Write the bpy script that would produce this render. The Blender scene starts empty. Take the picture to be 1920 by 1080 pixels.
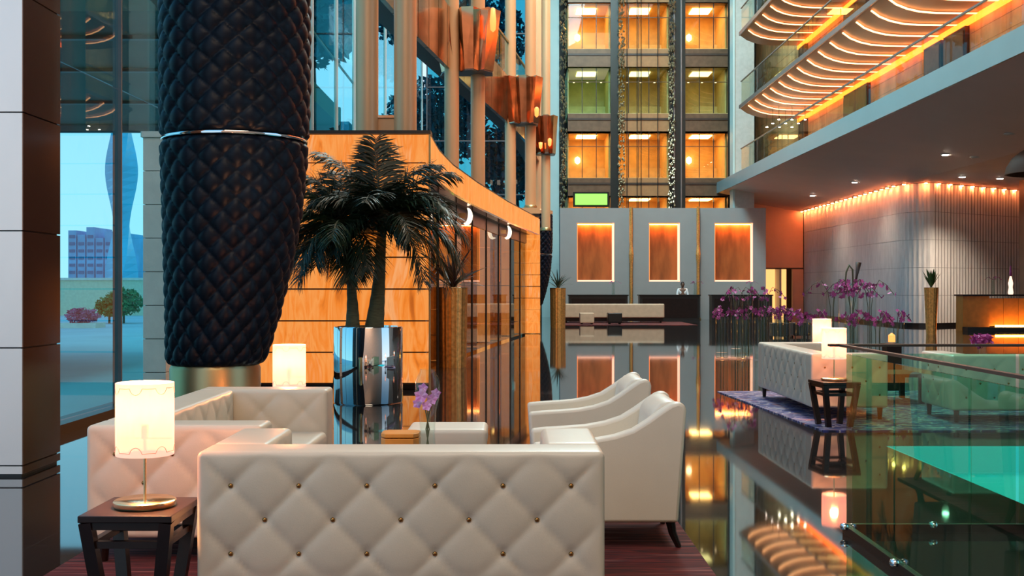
import bpy, bmesh, math, random
from mathutils import Vector, Matrix, noise
random.seed(7)
R = math.radians; PI = math.pi
sc = bpy.context.scene
C = sc.collection

# ------------------------------------------------------------------ camera, world, light
F = 2100.0; H = 1.45
cam_d = bpy.data.cameras.new('camera'); cam = bpy.data.objects.new('camera', cam_d); C.objects.link(cam)
cam.location = (0, 0, H); cam.rotation_euler = (R(90), 0, 0)
cam_d.sensor_width = 36; cam_d.lens = F / 1920 * 36; cam_d.clip_end = 900
sc.camera = cam
sc.view_settings.view_transform = 'Standard'; sc.view_settings.look = 'None'
sc.view_settings.gamma = 1; sc.view_settings.use_curve_mapping = False
sc.view_settings.exposure = 0.35
try:
    sc.cycles.use_denoising = True; sc.cycles.use_adaptive_sampling = True; sc.cycles.adaptive_threshold = .02; sc.cycles.max_bounces = 8; sc.cycles.transparent_max_bounces = 24
    sc.cycles.sample_clamp_indirect = 6.0; sc.cycles.caustics_reflective = False; sc.cycles.caustics_refractive = False
except Exception:
    pass
world = bpy.data.worlds.new('dusk_sky'); sc.world = world; world.use_nodes = True
wn = world.node_tree.nodes; wl = world.node_tree.links; wn.clear()
wo = wn.new('ShaderNodeOutputWorld'); wb = wn.new('ShaderNodeBackground')
tc = wn.new('ShaderNodeTexCoord'); sx = wn.new('ShaderNodeSeparateXYZ'); rp = wn.new('ShaderNodeValToRGB')
wl.new(tc.outputs['Generated'], sx.inputs[0]); wl.new(sx.outputs[2], rp.inputs[0])
rp.color_ramp.elements[0].position = 0.0; rp.color_ramp.elements[0].color = (.62, .72, .78, 1)
rp.color_ramp.elements[1].position = .45; rp.color_ramp.elements[1].color = (.22, .50, .80, 1)
wl.new(rp.outputs[0], wb.inputs[0]); wb.inputs[1].default_value = 1.3
wl.new(wb.outputs[0], wo.inputs[0])

def area(name, loc, rot, sx_, sy_, power, col):
    l = bpy.data.lights.new(name, 'AREA'); l.shape = 'RECTANGLE'; l.size = sx_; l.size_y = sy_
    l.energy = power; l.color = col
    o = bpy.data.objects.new(name, l); o.location = loc; o.rotation_euler = rot; C.objects.link(o); return o
# unseen area fills added above: warm for the lobby, cool towards the tiled wall
area('atrium_warm_fill', (0.5, -1.5, 13.0), (0, 0, 0), 8, 6, 880, (1, .78, .56))
area('atrium_cool_fill', (4.0, 36.0, 20.4), (0, R(-30), 0), 4, 26, 6500, (.34, .84, 1.0))  # cool fill added overhead; the roof slab has no opening here
area('atrium_warm_fill', (3.5, 24.0, 19.5), (0, 0, 0), 9, 18, 3200, (1, .76, .54))
area('atrium_warm_fill', (5.0, 44.0, 19.5), (0, 0, 0), 8, 12, 1500, (1, .86, .74))

# ------------------------------------------------------------------ materials
MATS = {}
def nodes_of(m):
    m.use_nodes = True
    nt = m.node_tree; nt.nodes.clear(); return nt, nt.nodes, nt.links
def P(name, col, rough=.5, metal=0.0, nz=None, bump=None, emit=None, coat=0.0, ior=1.5, stretch=None, col2=None, spec=.5):
    """principled material; nz=(scale, contrast) mixes col towards col2 with noise; bump=(scale, strength)"""
    m = bpy.data.materials.new(name); nt, N, L = nodes_of(m)
    out = N.new('ShaderNodeOutputMaterial'); b = N.new('ShaderNodeBsdfPrincipled'); L.new(b.outputs[0], out.inputs[0])
    b.inputs['Base Color'].default_value = (*col, 1); b.inputs['Roughness'].default_value = rough
    b.inputs['Metallic'].default_value = metal; b.inputs['Coat Weight'].default_value = coat
    b.inputs['IOR'].default_value = ior; b.inputs['Specular IOR Level'].default_value = spec
    tcn = N.new('ShaderNodeTexCoord'); mp = N.new('ShaderNodeMapping'); L.new(tcn.outputs['Object'], mp.inputs[0])
    if stretch: mp.inputs['Scale'].default_value = stretch
    if nz is None: nz = (6.0, .12)
    n = N.new('ShaderNodeTexNoise'); n.inputs['Scale'].default_value = nz[0]; n.inputs['Detail'].default_value = 4
    L.new(mp.outputs[0], n.inputs[0])
    mx = N.new('ShaderNodeMix'); mx.data_type = 'RGBA'
    c2 = col2 or tuple(c * (1 - nz[1]) for c in col)
    mx.inputs[6].default_value = (*col, 1); mx.inputs[7].default_value = (*c2, 1)
    cr = N.new('ShaderNodeValToRGB'); cr.color_ramp.elements[0].position = .35; cr.color_ramp.elements[1].position = .68
    L.new(n.outputs[0], cr.inputs[0]); L.new(cr.outputs[0], mx.inputs[0]); L.new(mx.outputs[2], b.inputs['Base Color'])
    if emit:
        if emit[0] is None: L.new(mx.outputs[2], b.inputs['Emission Color'])
        else: b.inputs['Emission Color'].default_value = (*emit[0], 1)
        b.inputs['Emission Strength'].default_value = emit[1]
    if bump:
        n2 = N.new('ShaderNodeTexNoise'); n2.inputs['Scale'].default_value = bump[0]; L.new(mp.outputs[0], n2.inputs[0])
        bp = N.new('ShaderNodeBump'); bp.inputs['Strength'].default_value = bump[1]; bp.inputs['Distance'].default_value = .02
        L.new(n2.outputs[0], bp.inputs['Height']); L.new(bp.outputs[0], b.inputs['Normal'])
    MATS[name] = m; return m
def GL(name, tint, refl=1.0, ior=1.45):
    """thin architectural glass: tinted see-through plus a mirror sheen by Fresnel"""
    m = bpy.data.materials.new(name); nt, N, L = nodes_of(m)
    out = N.new('ShaderNodeOutputMaterial'); t = N.new('ShaderNodeBsdfTransparent'); g = N.new('ShaderNodeBsdfGlossy')
    t.inputs[0].default_value = (*tint, 1); g.inputs[0].default_value = (.9, .95, .95, 1); g.inputs['Roughness'].default_value = .01
    fr = N.new('ShaderNodeFresnel'); fr.inputs[0].default_value = ior
    mu = N.new('ShaderNodeMath'); mu.operation = 'MULTIPLY'; mu.inputs[1].default_value = refl; L.new(fr.outputs[0], mu.inputs[0])
    ge = N.new('ShaderNodeNewGeometry'); iv = N.new('ShaderNodeMath'); iv.operation = 'SUBTRACT'; iv.inputs[0].default_value = 1; L.new(ge.outputs['Backfacing'], iv.inputs[1])
    m2 = N.new('ShaderNodeMath'); m2.operation = 'MULTIPLY'; L.new(mu.outputs[0], m2.inputs[0]); L.new(iv.outputs[0], m2.inputs[1]); mu = m2
    mx = N.new('ShaderNodeMixShader'); L.new(mu.outputs[0], mx.inputs[0]); L.new(t.outputs[0], mx.inputs[1]); L.new(g.outputs[0], mx.inputs[2])
    L.new(mx.outputs[0], out.inputs[0]); MATS[name] = m; return m
def RAMP(name, stops, scale, stretch, rough=.8, emit=0.0, detail=3, bump=0.0, distort=0.0, coord='Object', dull=1.0):
    """material coloured by a stretched noise through a many-stop ramp"""
    m = bpy.data.materials.new(name); nt, N, L = nodes_of(m)
    out = N.new('ShaderNodeOutputMaterial'); b = N.new('ShaderNodeBsdfPrincipled'); L.new(b.outputs[0], out.inputs[0])
    tcn = N.new('ShaderNodeTexCoord'); mp = N.new('ShaderNodeMapping'); L.new(tcn.outputs[coord], mp.inputs[0])
    mp.inputs['Scale'].default_value = stretch
    n = N.new('ShaderNodeTexNoise'); n.inputs['Scale'].default_value = scale; n.inputs['Detail'].default_value = detail
    n.inputs['Distortion'].default_value = distort
    L.new(mp.outputs[0], n.inputs[0]); cr = N.new('ShaderNodeValToRGB'); L.new(n.outputs[0], cr.inputs[0])
    e = cr.color_ramp.elements
    while len(e) < len(stops): e.new(.5)
    for i, (p, c) in enumerate(stops): e[i].position = p; e[i].color = (*c, 1)
    hs = N.new('ShaderNodeHueSaturation'); hs.inputs['Value'].default_value = dull; L.new(cr.outputs[0], hs.inputs['Color'])
    L.new(hs.outputs[0], b.inputs['Base Color']); b.inputs['Roughness'].default_value = rough
    if emit:
        L.new(cr.outputs[0], b.inputs['Emission Color']); b.inputs['Emission Strength'].default_value = emit
    if bump:
        bp = N.new('ShaderNodeBump'); bp.inputs['Strength'].default_value = bump; bp.inputs['Distance'].default_value = .02
        L.new(n.outputs[0], bp.inputs['Height']); L.new(bp.outputs[0], b.inputs['Normal'])
    MATS[name] = m; return m

# floor: black polished granite with fine joints
def floor_mat():
    m = bpy.data.materials.new('black_granite'); nt, N, L = nodes_of(m)
    out = N.new('ShaderNodeOutputMaterial'); b = N.new('ShaderNodeBsdfPrincipled'); L.new(b.outputs[0], out.inputs[0])
    tcn = N.new('ShaderNodeTexCoord')
    br = N.new('ShaderNodeTexBrick'); br.offset = 0; br.inputs['Scale'].default_value = 1; br.inputs['Mortar Size'].default_value = .003
    br.inputs['Brick Width'].default_value = .9; br.inputs['Row Height'].default_value = .9
    br.inputs['Color1'].default_value = (.010, .009, .009, 1); br.inputs['Color2'].default_value = (.014, .012, .011, 1)
    br.inputs['Mortar'].default_value = (.03, .028, .025, 1)
    L.new(tcn.outputs['Object'], br.inputs[0])
    n = N.new('ShaderNodeTexNoise'); n.inputs['Scale'].default_value = 60; L.new(tcn.outputs['Object'], n.inputs[0])
    mx = N.new('ShaderNodeMix'); mx.data_type = 'RGBA'; mx.blend_type = 'ADD'; mx.inputs[0].default_value = .01
    L.new(br.outputs[0], mx.inputs[6]); L.new(n.outputs[1], mx.inputs[7]); L.new(mx.outputs[2], b.inputs['Base Color'])
    b.inputs['Roughness'].default_value = .035; b.inputs['IOR'].default_value = 2.1
    MATS['black_granite'] = m
floor_mat()
P('leather', (.60, .53, .42), .38, nz=(3, .08), bump=(220, .06))
P('leather_pale', (.66, .61, .50), .4, nz=(3, .06), bump=(220, .05))
P('beige_fabric', (.62, .42, .28), .7)
P('navy_leather', (.003, .008, .018), .42, nz=(5, .4), bump=(200, .05), spec=.16)
P('dark_wood', (.014, .006, .005), .30, nz=(9, .4), stretch=(1, 8, 1), spec=.3)
P('brass', (.85, .62, .32), .18, 1.0, nz=(12, .1))
P('gold', (.90, .45, .13), .34, .75, nz=(16, .35), bump=(24, .25))
P('bronze_band', (.42, .34, .17), .38, 1.0, nz=(2, .1))
P('gold_paint', (.88, .49, .25), .42, .2, nz=(2, .14), stretch=(1, 1, .2))
P('copper', (.80, .50, .34), .14, 1.0, nz=(3, .25))
P('copper_panel', (.42, .13, .035), .4, .4, nz=(3, .5), stretch=(1, 1, .25), bump=(9, .3))
P('chrome', (.80, .82, .84), .03, 1.0, nz=(2, .03))
P('steel_panel', (.90, .84, .80), .30, .3, nz=(1.2, .12), stretch=(1, 1, .3))
P('bronze_panel', (.22, .11, .075), .26, .8, nz=(1.2, .2), stretch=(1, 1, .3))
P('black', (.006, .005, .005), .35)
P('black_metal', (.02, .02, .02), .35, .6)
P('white_paint', (.74, .72, .68), .55, nz=(2, .04))
P('panel_white', (.29, .28, .27), .5, nz=(2, .05))
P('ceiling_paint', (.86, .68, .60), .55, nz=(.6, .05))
P('fascia', (.20, .30, .32), .35, nz=(1, .06))
P('teal_paint', (.40, .55, .54), .5, nz=(1, .08))
P('peach_wall', (.72, .46, .34), .6, nz=(1.4, .1))
P('wall_tile', (.92, .91, .88), .42, nz=(14, .16), stretch=(1, 1, .12), bump=(16, .55))
P('balcony_wall', (.92, .50, .22), .45, nz=(2, .35), stretch=(1, 1, .5))
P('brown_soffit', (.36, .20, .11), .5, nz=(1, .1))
P('dark_brown', (.045, .026, .018), .4, nz=(3, .3))
P('tower_frame', (.15, .088, .050), .4, .3, nz=(4, .3))
P('tower_pier', (.020, .028, .028), .3, .4)
P('room_wall', (.80, .50, .18), .6, nz=(3, .2))
P('room_wall_green', (.52, .56, .26), .6, nz=(3, .2))
P('room_wall_ochre', (.66, .50, .20), .6, nz=(3, .2))
P('travertine', (.88, .82, .68), .6, nz=(4, .12), bump=(30, .1))
P('grey_metal', (.20, .18, .18), .35, .5)
P('rail_metal', (.06, .06, .055), .35, .6)
P('pilaster_grey', (.42, .45, .42), .5)
P('bronze_dull', (.05, .022, .012), .6, spec=.2)
P('deck_tan', (.70, .50, .36), .5)
P('spandrel_mid', (.40, .19, .07), .5)
P('roof_dark', (.10, .08, .07), .7)
P('trunk', (.12, .13, .07), .7, nz=(10, .4), stretch=(1, 1, 6), bump=(40, .3))
P('frond', (.012, .032, .014), .45, nz=(9, .6))
P('frond_light', (.028, .060, .020), .45, nz=(9, .5))
P('purple_leaf', (.05, .012, .014), .45, nz=(9, .5))
P('leaf_green', (.05, .12, .02), .5, nz=(9, .5))
P('orchid', (.34, .035, .20), .5, nz=(20, .4), col2=(.50, .10, .36))
P('orchid_pale', (.40, .10, .42), .5, nz=(20, .4), col2=(.65, .40, .68))
P('stem_green', (.10, .11, .05), .6)
P('shade_trim', (.75, .45, .33), .6)
P('soil', (.02, .014, .01), .9)
P('amber_wood', (.78, .30, .04), .35, nz=(5, .2), stretch=(1, 6, 1), coat=.3)
P('button', (.35, .18, .06), .25, 1.0)
P('road', (.50, .58, .58), .8, nz=(.3, .15))
P('garden_wall', (.80, .78, .52), .8)
P('shrub', (.05, .34, .10), .7, nz=(4, .5))
P('pink_flower', (.75, .16, .28), .7)
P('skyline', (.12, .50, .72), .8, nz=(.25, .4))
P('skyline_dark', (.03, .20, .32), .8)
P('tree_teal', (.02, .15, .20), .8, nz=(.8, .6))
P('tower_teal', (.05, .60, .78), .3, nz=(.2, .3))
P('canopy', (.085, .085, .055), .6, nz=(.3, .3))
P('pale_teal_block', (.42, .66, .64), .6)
P('skin', (.16, .08, .05), .6)
P('hair', (.01, .008, .007), .7)
P('white_shirt', (.82, .82, .82), .7)
P('dark_trousers', (.02, .02, .025), .8)
P('bead', (.42, .33, .20), .3, .8)
def EM(name, col, s): return P(name, tuple(min(1, c * .8) for c in col), .5, nz=(3, .02), emit=(col, s))
EM('led', (1, .48, .19), 4.0)
EM('cove_orange', (1, .13, .012), 6.5)
EM('cove_spot', (1, .22, .06), 230)
EM('niche_led', (1, .36, .10), 32)
EM('niche_led_white', (1, .46, .30), 1.25)
EM('niche_edge', (1, .24, .06), 1.1)
def shade_mat():
    m = P('shade_glow', (.30, .21, .17), .7, emit=((1, .40, .32), 1.3)); nt = m.node_tree; N = nt.nodes; L = nt.links
    out = [n for n in N if n.type == 'OUTPUT_MATERIAL'][0]; b = [n for n in N if n.type == 'BSDF_PRINCIPLED'][0]
    t = N.new('ShaderNodeBsdfTransparent'); t.inputs[0].default_value = (1, .80, .66, 1); mx = N.new('ShaderNodeMixShader'); mx.inputs[0].default_value = .32
    L.new(b.outputs[0], mx.inputs[1]); L.new(t.outputs[0], mx.inputs[2]); L.new(mx.outputs[0], out.inputs[0])
shade_mat()
EM('room_light', (1, .60, .20), 10)
EM('room_light_dim', (.90, .80, .34), 2.6)
EM('room_lamp', (1, .70, .40), 5)
EM('green_glow', (.30, 1, .10), .8)
EM('downlight', (1, .82, .66), 40)
EM('bar_glow', (1, .38, .06), 16)
EM('candle_glow', (1, .34, .08), 1.4)
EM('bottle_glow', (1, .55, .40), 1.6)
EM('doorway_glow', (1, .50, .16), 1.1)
EM('basin_glow', (.02, .44, .50), .6)  # no lamp in the basin; its surfaces emit the cyan themselves
EM('sconce_glow', (1, .84, .62), 1.6)
EM('copper_lamp', (1, .22, .05), 2.2)
RAMP('onyx', [(.25, (.55, .12, .01)), (.38, (.95, .25, .025)), (.50, (1, .36, .08)), (.58, (.96, .26, .03)), (.68, (1, .42, .15)), (.82, (.50, .12, .015))], 2.2, (2.2, 2.2, .40), .4, emit=.72, detail=6, distort=1.4, dull=.12)
RAMP('onyx_dim', [(.2, (.40, .12, .02)), (.45, (.75, .26, .06)), (.6, (.80, .34, .10)), (.8, (.35, .11, .03))], 1.6, (1.6, 1.6, .35), .25, emit=.8, detail=5, distort=.6, dull=.4)
RAMP('red_rug', [(.34, (.008, .003, .004)), (.44, (.10, .006, .004)), (.49, (.02, .004, .006)), (.54, (.17, .015, .010)), (.58, (.05, .006, .012)), (.70, (.30, .10, .08))], 3.2, (.40, 9, 1), .95, detail=2)
RAMP('blue_rug', [(.34, (.012, .012, .04)), (.43, (.03, .04, .20)), (.48, (.03, .03, .09)), (.52, (.62, .52, .50)), (.56, (.08, .08, .30)), (.62, (.02, .02, .06)), (.70, (.50, .18, .14))], 3.4, (1.1, 3.6, 1), .95, detail=2, distort=.6)
GL('facade_glass', (.58, .90, .94), .6)
GL('rail_glass', (.62, .90, .80), .9)
GL('end_glass', (.22, .62, .68), .6)
GL('clear_glass', (.95, .98, .97), 1.0)
GL('shop_glass', (.80, .72, .62), .8)
GL('balcony_glass', (.84, .90, .84), .8)
GL('tower_glass', (.92, .95, .90), .7)

# ------------------------------------------------------------------ mesh helpers
ORG = {}      # name of a root -> its world base point; parts are given in world coordinates
class MB:
    def __init__(s): s.v = []; s.f = []
    def add(s, vs, fs):
        n = len(s.v); s.v += [tuple(p) for p in vs]; s.f += [tuple(i + n for i in f) for f in fs]; return s
    def box(s, x0, x1, y0, y1, z0, z1):
        return s.add([(x0,y0,z0),(x1,y0,z0),(x1,y1,z0),(x0,y1,z0),(x0,y0,z1),(x1,y0,z1),(x1,y1,z1),(x0,y1,z1)],
                     [(0,3,2,1),(4,5,6,7),(0,1,5,4),(1,2,6,5),(2,3,7,6),(3,0,4,7)])
    def bar(s, a, b, w, d=None):
        """square bar from a to b"""
        a = Vector(a); b = Vector(b); d = d or w; t = (b - a).normalized()
        up = Vector((0, 0, 1)) if abs(t.z) < .95 else Vector((0, 1, 0))
        u = t.cross(up).normalized() * (w / 2); w2 = u.cross(t).normalized() * (d / 2)
        vs = [a - u - w2, a + u - w2, a + u + w2, a - u + w2, b - u - w2, b + u - w2, b + u + w2, b - u + w2]
        return s.add(vs, [(0,1,2,3),(7,6,5,4),(0,4,5,1),(1,5,6,2),(2,6,7,3),(3,7,4,0)])
    def tube(s, pts, r, n=8, cap=True):
        pts = [Vector(p) for p in pts]; rs = r if isinstance(r, (list, tuple)) else [r] * len(pts); vs = []
        t = (pts[1] - pts[0]).normalized(); up = Vector((0, 0, 1)) if abs(t.z) < .9 else Vector((1, 0, 0))
        u = t.cross(up).normalized()
        for i, p in enumerate(pts):
            a = pts[max(0, i - 1)]; b = pts[min(len(pts) - 1, i + 1)]; t = (b - a).normalized()
            u = (u - t * u.dot(t)).normalized(); w = t.cross(u)
            for k in range(n):
                q = 2 * PI * k / n; vs.append(p + (u * math.cos(q) + w * math.sin(q)) * rs[i])
        fs = [(i*n+k, i*n+(k+1)%n, (i+1)*n+(k+1)%n, (i+1)*n+k) for i in range(len(pts)-1) for k in range(n)]
        if cap: fs += [tuple(range(n))[::-1], tuple((len(pts)-1)*n + k for k in range(n))]
        return s.add(vs, fs)
    def lathe(s, prof, n=24, c=(0, 0, 0), cap=True):
        vs = []
        for r, z in prof:
            for k in range(n):
                q = 2 * PI * k / n; vs.append((c[0] + r * math.cos(q), c[1] + r * math.sin(q), c[2] + z))
        fs = [(i*n+k, i*n+(k+1)%n, (i+1)*n+(k+1)%n, (i+1)*n+k) for i in range(len(prof)-1) for k in range(n)]
        if cap: fs += [tuple(range(n))[::-1], tuple((len(prof)-1)*n + k for k in range(n))]
        return s.add(vs, fs)
    def prism(s, poly, z0, z1):
        n = len(poly); vs = [(x, y, z0) for x, y in poly] + [(x, y, z1) for x, y in poly]
        return s.add(vs, [tuple(range(n))[::-1], tuple(range(n, 2*n))] + [(i, (i+1)%n, n+(i+1)%n, n+i) for i in range(n)])
    def prism_y(s, poly, y0, y1):
        n = len(poly); vs = [(x, y0, z) for x, z in poly] + [(x, y1, z) for x, z in poly]
        return s.add(vs, [tuple(range(n)), tuple(range(n, 2*n))[::-1]] + [(n+i, n+(i+1)%n, (i+1)%n, i) for i in range(n)])
    def strip(s, curve, z0, z1, th=.0):
        """wall strip along plan curve, extruded to the left of travel by th"""
        n = len(curve); off = []
        for i in range(n):
            a = Vector(curve[max(0, i-1)]); b = Vector(curve[min(n-1, i+1)]); t = (b - a).normalized()
            off.append((curve[i][0] - t.y * th, curve[i][1] + t.x * th))
        vs = [(x, y, z0) for x, y in curve] + [(x, y, z1) for x, y in curve] + [(x, y, z0) for x, y in off] + [(x, y, z1) for x, y in off]
        fs = []
        for i in range(n-1):
            fs += [(i, i+1, n+i+1, n+i), (2*n+i+1, 2*n+i, 3*n+i, 3*n+i+1), (n+i, n+i+1, 3*n+i+1, 3*n+i), (i+1, i, 2*n+i, 2*n+i+1)]
        fs += [(0, n, 3*n, 2*n), (n-1, 3*n-1, 4*n-1, 2*n-1)]
        return s.add(vs, fs)
    def mesh(s, name):
        me = bpy.data.meshes.new(name); me.from_pydata(s.v, [], s.f); me.update()
        bm = bmesh.new(); bm.from_mesh(me); bmesh.ops.recalc_face_normals(bm, faces=bm.faces); bm.to_mesh(me); bm.free(); return me
    def build(s, name, mat, parent=None, smooth=None, bevel=0.0, world=True):
        if parent is not None and world:
            o = ORG.get(parent.name, (0, 0, 0)); s.v = [(x-o[0], y-o[1], z-o[2]) for x, y, z in s.v]
        return put(name, s.mesh(name), mat, parent, smooth, bevel)
def put(name, me, mat, parent=None, smooth=None, bevel=0.0):
    if not me.materials: me.materials.append(MATS[mat])
    if smooth is not None:
        me.shade_smooth()
        if smooth < 180: me.set_sharp_from_angle(angle=R(smooth))
    ob = bpy.data.objects.new(name, me); C.objects.link(ob)
    if bevel:
        bv = ob.modifiers.new('bevel', 'BEVEL'); bv.width = bevel; bv.segments = 3; bv.limit_method = 'ANGLE'; bv.angle_limit = R(35)
    if parent is not None:
        ob.parent = parent
        if parent.name in ORG: ORG[ob.name] = ORG[parent.name]
    return ob
def tag(o, label, cat=None, group=None, kind=None):
    if label: o['label'] = label
    if cat: o['category'] = cat
    if group: o['group'] = group
    if kind: o['kind'] = kind
    return o
def thing(name, label, cat, loc, group=None, world=True, rz=0, kind=None):
    o = bpy.data.objects.new(name, None); C.objects.link(o); o.empty_display_size = .1
    o.location = loc; o.rotation_euler = (0, 0, rz)
    if world: ORG[o.name] = tuple(loc)
    return tag(o, label, cat, group, kind)
def struct(name, loc=(0, 0, 0), label=None):
    return thing(name, label, None, loc, kind='structure')
def dup(root, loc, rz=None, label=None, group=None, scale=None):
    def cp(o, par):
        c = o.copy(); C.objects.link(c); c.parent = par
        for ch in [k for k in o.children]: cp(ch, c)
        return c
    r = cp(root, None); r.location = loc
    if rz is not None: r.rotation_euler = (0, 0, rz)
    if scale is not None: r.scale = scale
    if label: r['label'] = label
    if group: r['group'] = group
    return r
def W(px, py, Y): return Vector(((px - 960) / F * Y, Y, H - (py - 540) / F * Y))

def tuft(u, v, s, depth):
    a = (u + v) / s; b = (u - v) / s
    ca = abs(math.sin(PI * a)); cb = abs(math.sin(PI * b))
    h = (ca * cb) ** .38
    da = a - round(a); db = b - round(b)
    return depth * (h - .55 * math.exp(-(da*da + db*db) / .012))
def block(mb, x0, x1, y0, y1, z0, z1, r=.03, res=.022, tufts={}, s=.299, depth=.018):
    """rounded upholstered block; tufts maps a face ('-y', '+x' ...) to the (u0, v0) phase of its button lattice"""
    lo = Vector((x0, y0, z0)); hi = Vector((x1, y1, z1)); ilo = lo + Vector((r, r, r)); ihi = hi - Vector((r, r, r))
    for face, ax, sg in (('-x',0,-1),('+x',0,1),('-y',1,-1),('+y',1,1),('-z',2,-1),('+z',2,1)):
        ua, va = [(1, 2), (0, 2), (0, 1)][ax]
        fine = face in tufts; rs = res if fine else .09
        def coords(k):
            n = max(2, int((hi[k] - lo[k]) / rs)); g = [lo[k] + (hi[k] - lo[k]) * i / n for i in range(n + 1)]
            e = [lo[k], lo[k] + r*.15, lo[k] + r*.4, lo[k] + r*.7, lo[k] + r, hi[k] - r, hi[k] - r*.7, hi[k] - r*.4, hi[k] - r*.15, hi[k]]
            return sorted(set(e + [q for q in g if lo[k] + r*1.2 < q < hi[k] - r*1.2]))
        U = coords(ua); V = coords(va); vs = []
        for v in V:
            for u in U:
                p = Vector((0, 0, 0)); p[ua] = u; p[va] = v; p[ax] = hi[ax] if sg > 0 else lo[ax]
                q = Vector((min(max(p.x, ilo.x), ihi.x), min(max(p.y, ilo.y), ihi.y), min(max(p.z, ilo.z), ihi.z)))
                d = p - q; p2 = q + d.normalized() * r
                if fine:
                    pu, pv = tufts[face]; m = min(u - lo[ua], hi[ua] - u, v - lo[va], hi[va] - v)
                    m = min(1, max(0, m / .09)); m = m * m * (3 - 2 * m)
                    p2[ax] += sg * m * (tuft(u - lo[ua] - pu, v - hi[va] + pv, s, depth) - depth * .35)
                vs.append(p2)
        nu = len(U); fs = []
        for j in range(len(V) - 1):
            for i in range(nu - 1):
                f = (j*nu+i, j*nu+i+1, (j+1)*nu+i+1, (j+1)*nu+i)
                fs.append(f)
        mb.add(vs, fs)
    return mb
def weld(o, d=.0004):
    bm = bmesh.new(); bm.from_mesh(o.data); bmesh.ops.remove_doubles(bm, verts=bm.verts, dist=d)
    bmesh.ops.recalc_face_normals(bm, faces=bm.faces); bm.to_mesh(o.data); bm.free(); o.data.shade_smooth(); return o
_btn = None
def button(parent, p, ax, sg):
    global _btn
    if _btn is None:
        _btn = MB().lathe([(.0001, 0), (.010, .001), (.011, .004), (.006, .008), (.0001, .009)], 8, cap=False).mesh('button')
    o = put('button', _btn, 'button', parent, 180); o.location = p
    o.rotation_euler = {(0,-1): (0, -PI/2, 0), (0,1): (0, PI/2, 0), (1,-1): (PI/2, 0, 0), (1,1): (-PI/2, 0, 0)}[(ax, sg)]
    return o
def buttons(parent, face, x0, x1, y0, y1, z0, z1, ph, s=.299, depth=.022):
    ax = 0 if face[1] == 'x' else 1; sg = 1 if face[0] == '+' else -1
    u0, u1 = (y0, y1) if ax == 0 else (x0, x1)
    at = {('x',1): x1, ('x',-1): x0, ('y',1): y1, ('y',-1): y0}[(face[1], sg)]
    for j in range(0, 8):
        v = z1 - ph[1] - j * s / 2
        if v < z0 + .05: break
        for i in range(-1, 14):
            u = u0 + ph[0] + i * s + (j % 2) * s / 2
            if u < u0 + .06 or u > u1 - .06: continue
            d = at - sg * depth * .45
            button(parent, (d, u, v) if ax == 0 else (u, d, v), ax, sg)

# ------------------------------------------------------------------ setting: floor, shell
fl = MB()
PX0, PX1, PY0, PY1 = 3.43, 6.5, 7.4, 10.3
for x0, x1, y0, y1 in ((-4.6, PX0, -6, 62), (PX1, 26, -6, 62), (PX0, PX1, -6, PY0), (PX0, PX1, PY1, 62)):
    fl.box(x0, x1, y0, y1, -.3, 0)
tag(fl.build('floor', 'black_granite'), 'black polished granite floor mirroring the lobby', kind='structure')
ceil = struct('ceiling', (8, 28, 21), 'dark roof slab high over the atrium')
MB().box(-4.8, 26, -6, 62, 21, 21.4).build('roof_slab', 'roof_dark', ceil)
wb_ = struct('wall_back', (4, 60, 0), 'dark end wall behind the lift tower')
MB().box(1.5, 26, 60.5, 61, 0, 21).build('wall_face', 'dark_brown', wb_)
MB().box(-4.8, 1.5, 60.5, 61, 0, 3.6).build('wall_face', 'dark_brown', wb_)
wf = struct('wall_front', (8, -6, 0), 'entrance wall behind the viewpoint')
MB().box(-4.6, 26, -6.3, -6, 0, 21).build('wall_face', 'peach_wall', wf)
wr = struct('wall_right', (25.5, 28, 0), 'outer wall behind the bar and balconies')
MB().box(25.5, 26, 10, 62, 0, 21).build('wall_face', 'white_paint', wr)
tag(MB().box(-260, 260, -60, 420, -.45, -.32).build('outside_ground', 'road'), 'grey blue paving outside the glass facade', kind='structure')

# metal clad pier at the left edge (each cladding panel a piece)
pier = struct('wall_left', (-5.0, 8.9, 0), 'pier clad in brushed metal panels at the entrance')
MB().box(-6.4, -3.775, 8.62, 9.29, 0, 7.4).build('core', 'black', pier)
zs = [0.015, .085, .99, 1.89, 2.80, 3.71, 4.62, 5.53, 6.44, 7.35]
for a, b in zip(zs[:-1], zs[1:]):
    for x0, x1 in ((-4.99, -3.762), (-6.3, -5.0)):
        MB().box(x0, x1, 8.60, 8.63, a + .006, b - .006).build('panel', 'steel_panel', pier)
    MB().box(-3.775, -3.755, 8.602, 9.31, a + .006, b - .006).build('panel', 'bronze_panel', pier)

# glass facade
win = struct('window_1', (-4.6, 30, 0), 'tall teal tinted glass facade facing the dusk')
yb = [9.45, 12.97, 14.9, 18.4, 22, 25.6, 29.2, 32.5, 36.5, 40.5, 44.5, 48.5, 52.5, 57]
def fx(y): return -4.66 + .026 * (min(y, 14.9) - 9.45) - (.0 if y < 14.9 else (min(y, 18.4) - 14.9) * .02)
zb = [.10, 3.75, 7.4, 11.0, 14.6, 18.2, 21]
for a, b in zip(yb[:-1], yb[1:]):
    for c, d in zip(zb[:-1], zb[1:]):
        xa, xb = fx(a + .012), fx(b - .012)
        MB().prism([(xa - .012, a + .012), (xa + .012, a + .012), (xb + .012, b - .012), (xb - .012, b - .012)], c + .01, d - .01).build('pane', 'facade_glass', win)
for y in yb:
    w = .03 if y < 16 else .06
    MB().box(fx(y) - .05, fx(y) + .05, y - w/2, y + w/2, 0, 21).build('mullion', 'grey_metal' if y < 16 else 'white_paint', win)
for z in zb[1:-1]:
    MB().box(-4.64, -4.60, 14.9, 57, z - .025, z + .025).build('transom', 'grey_metal', win)
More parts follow.
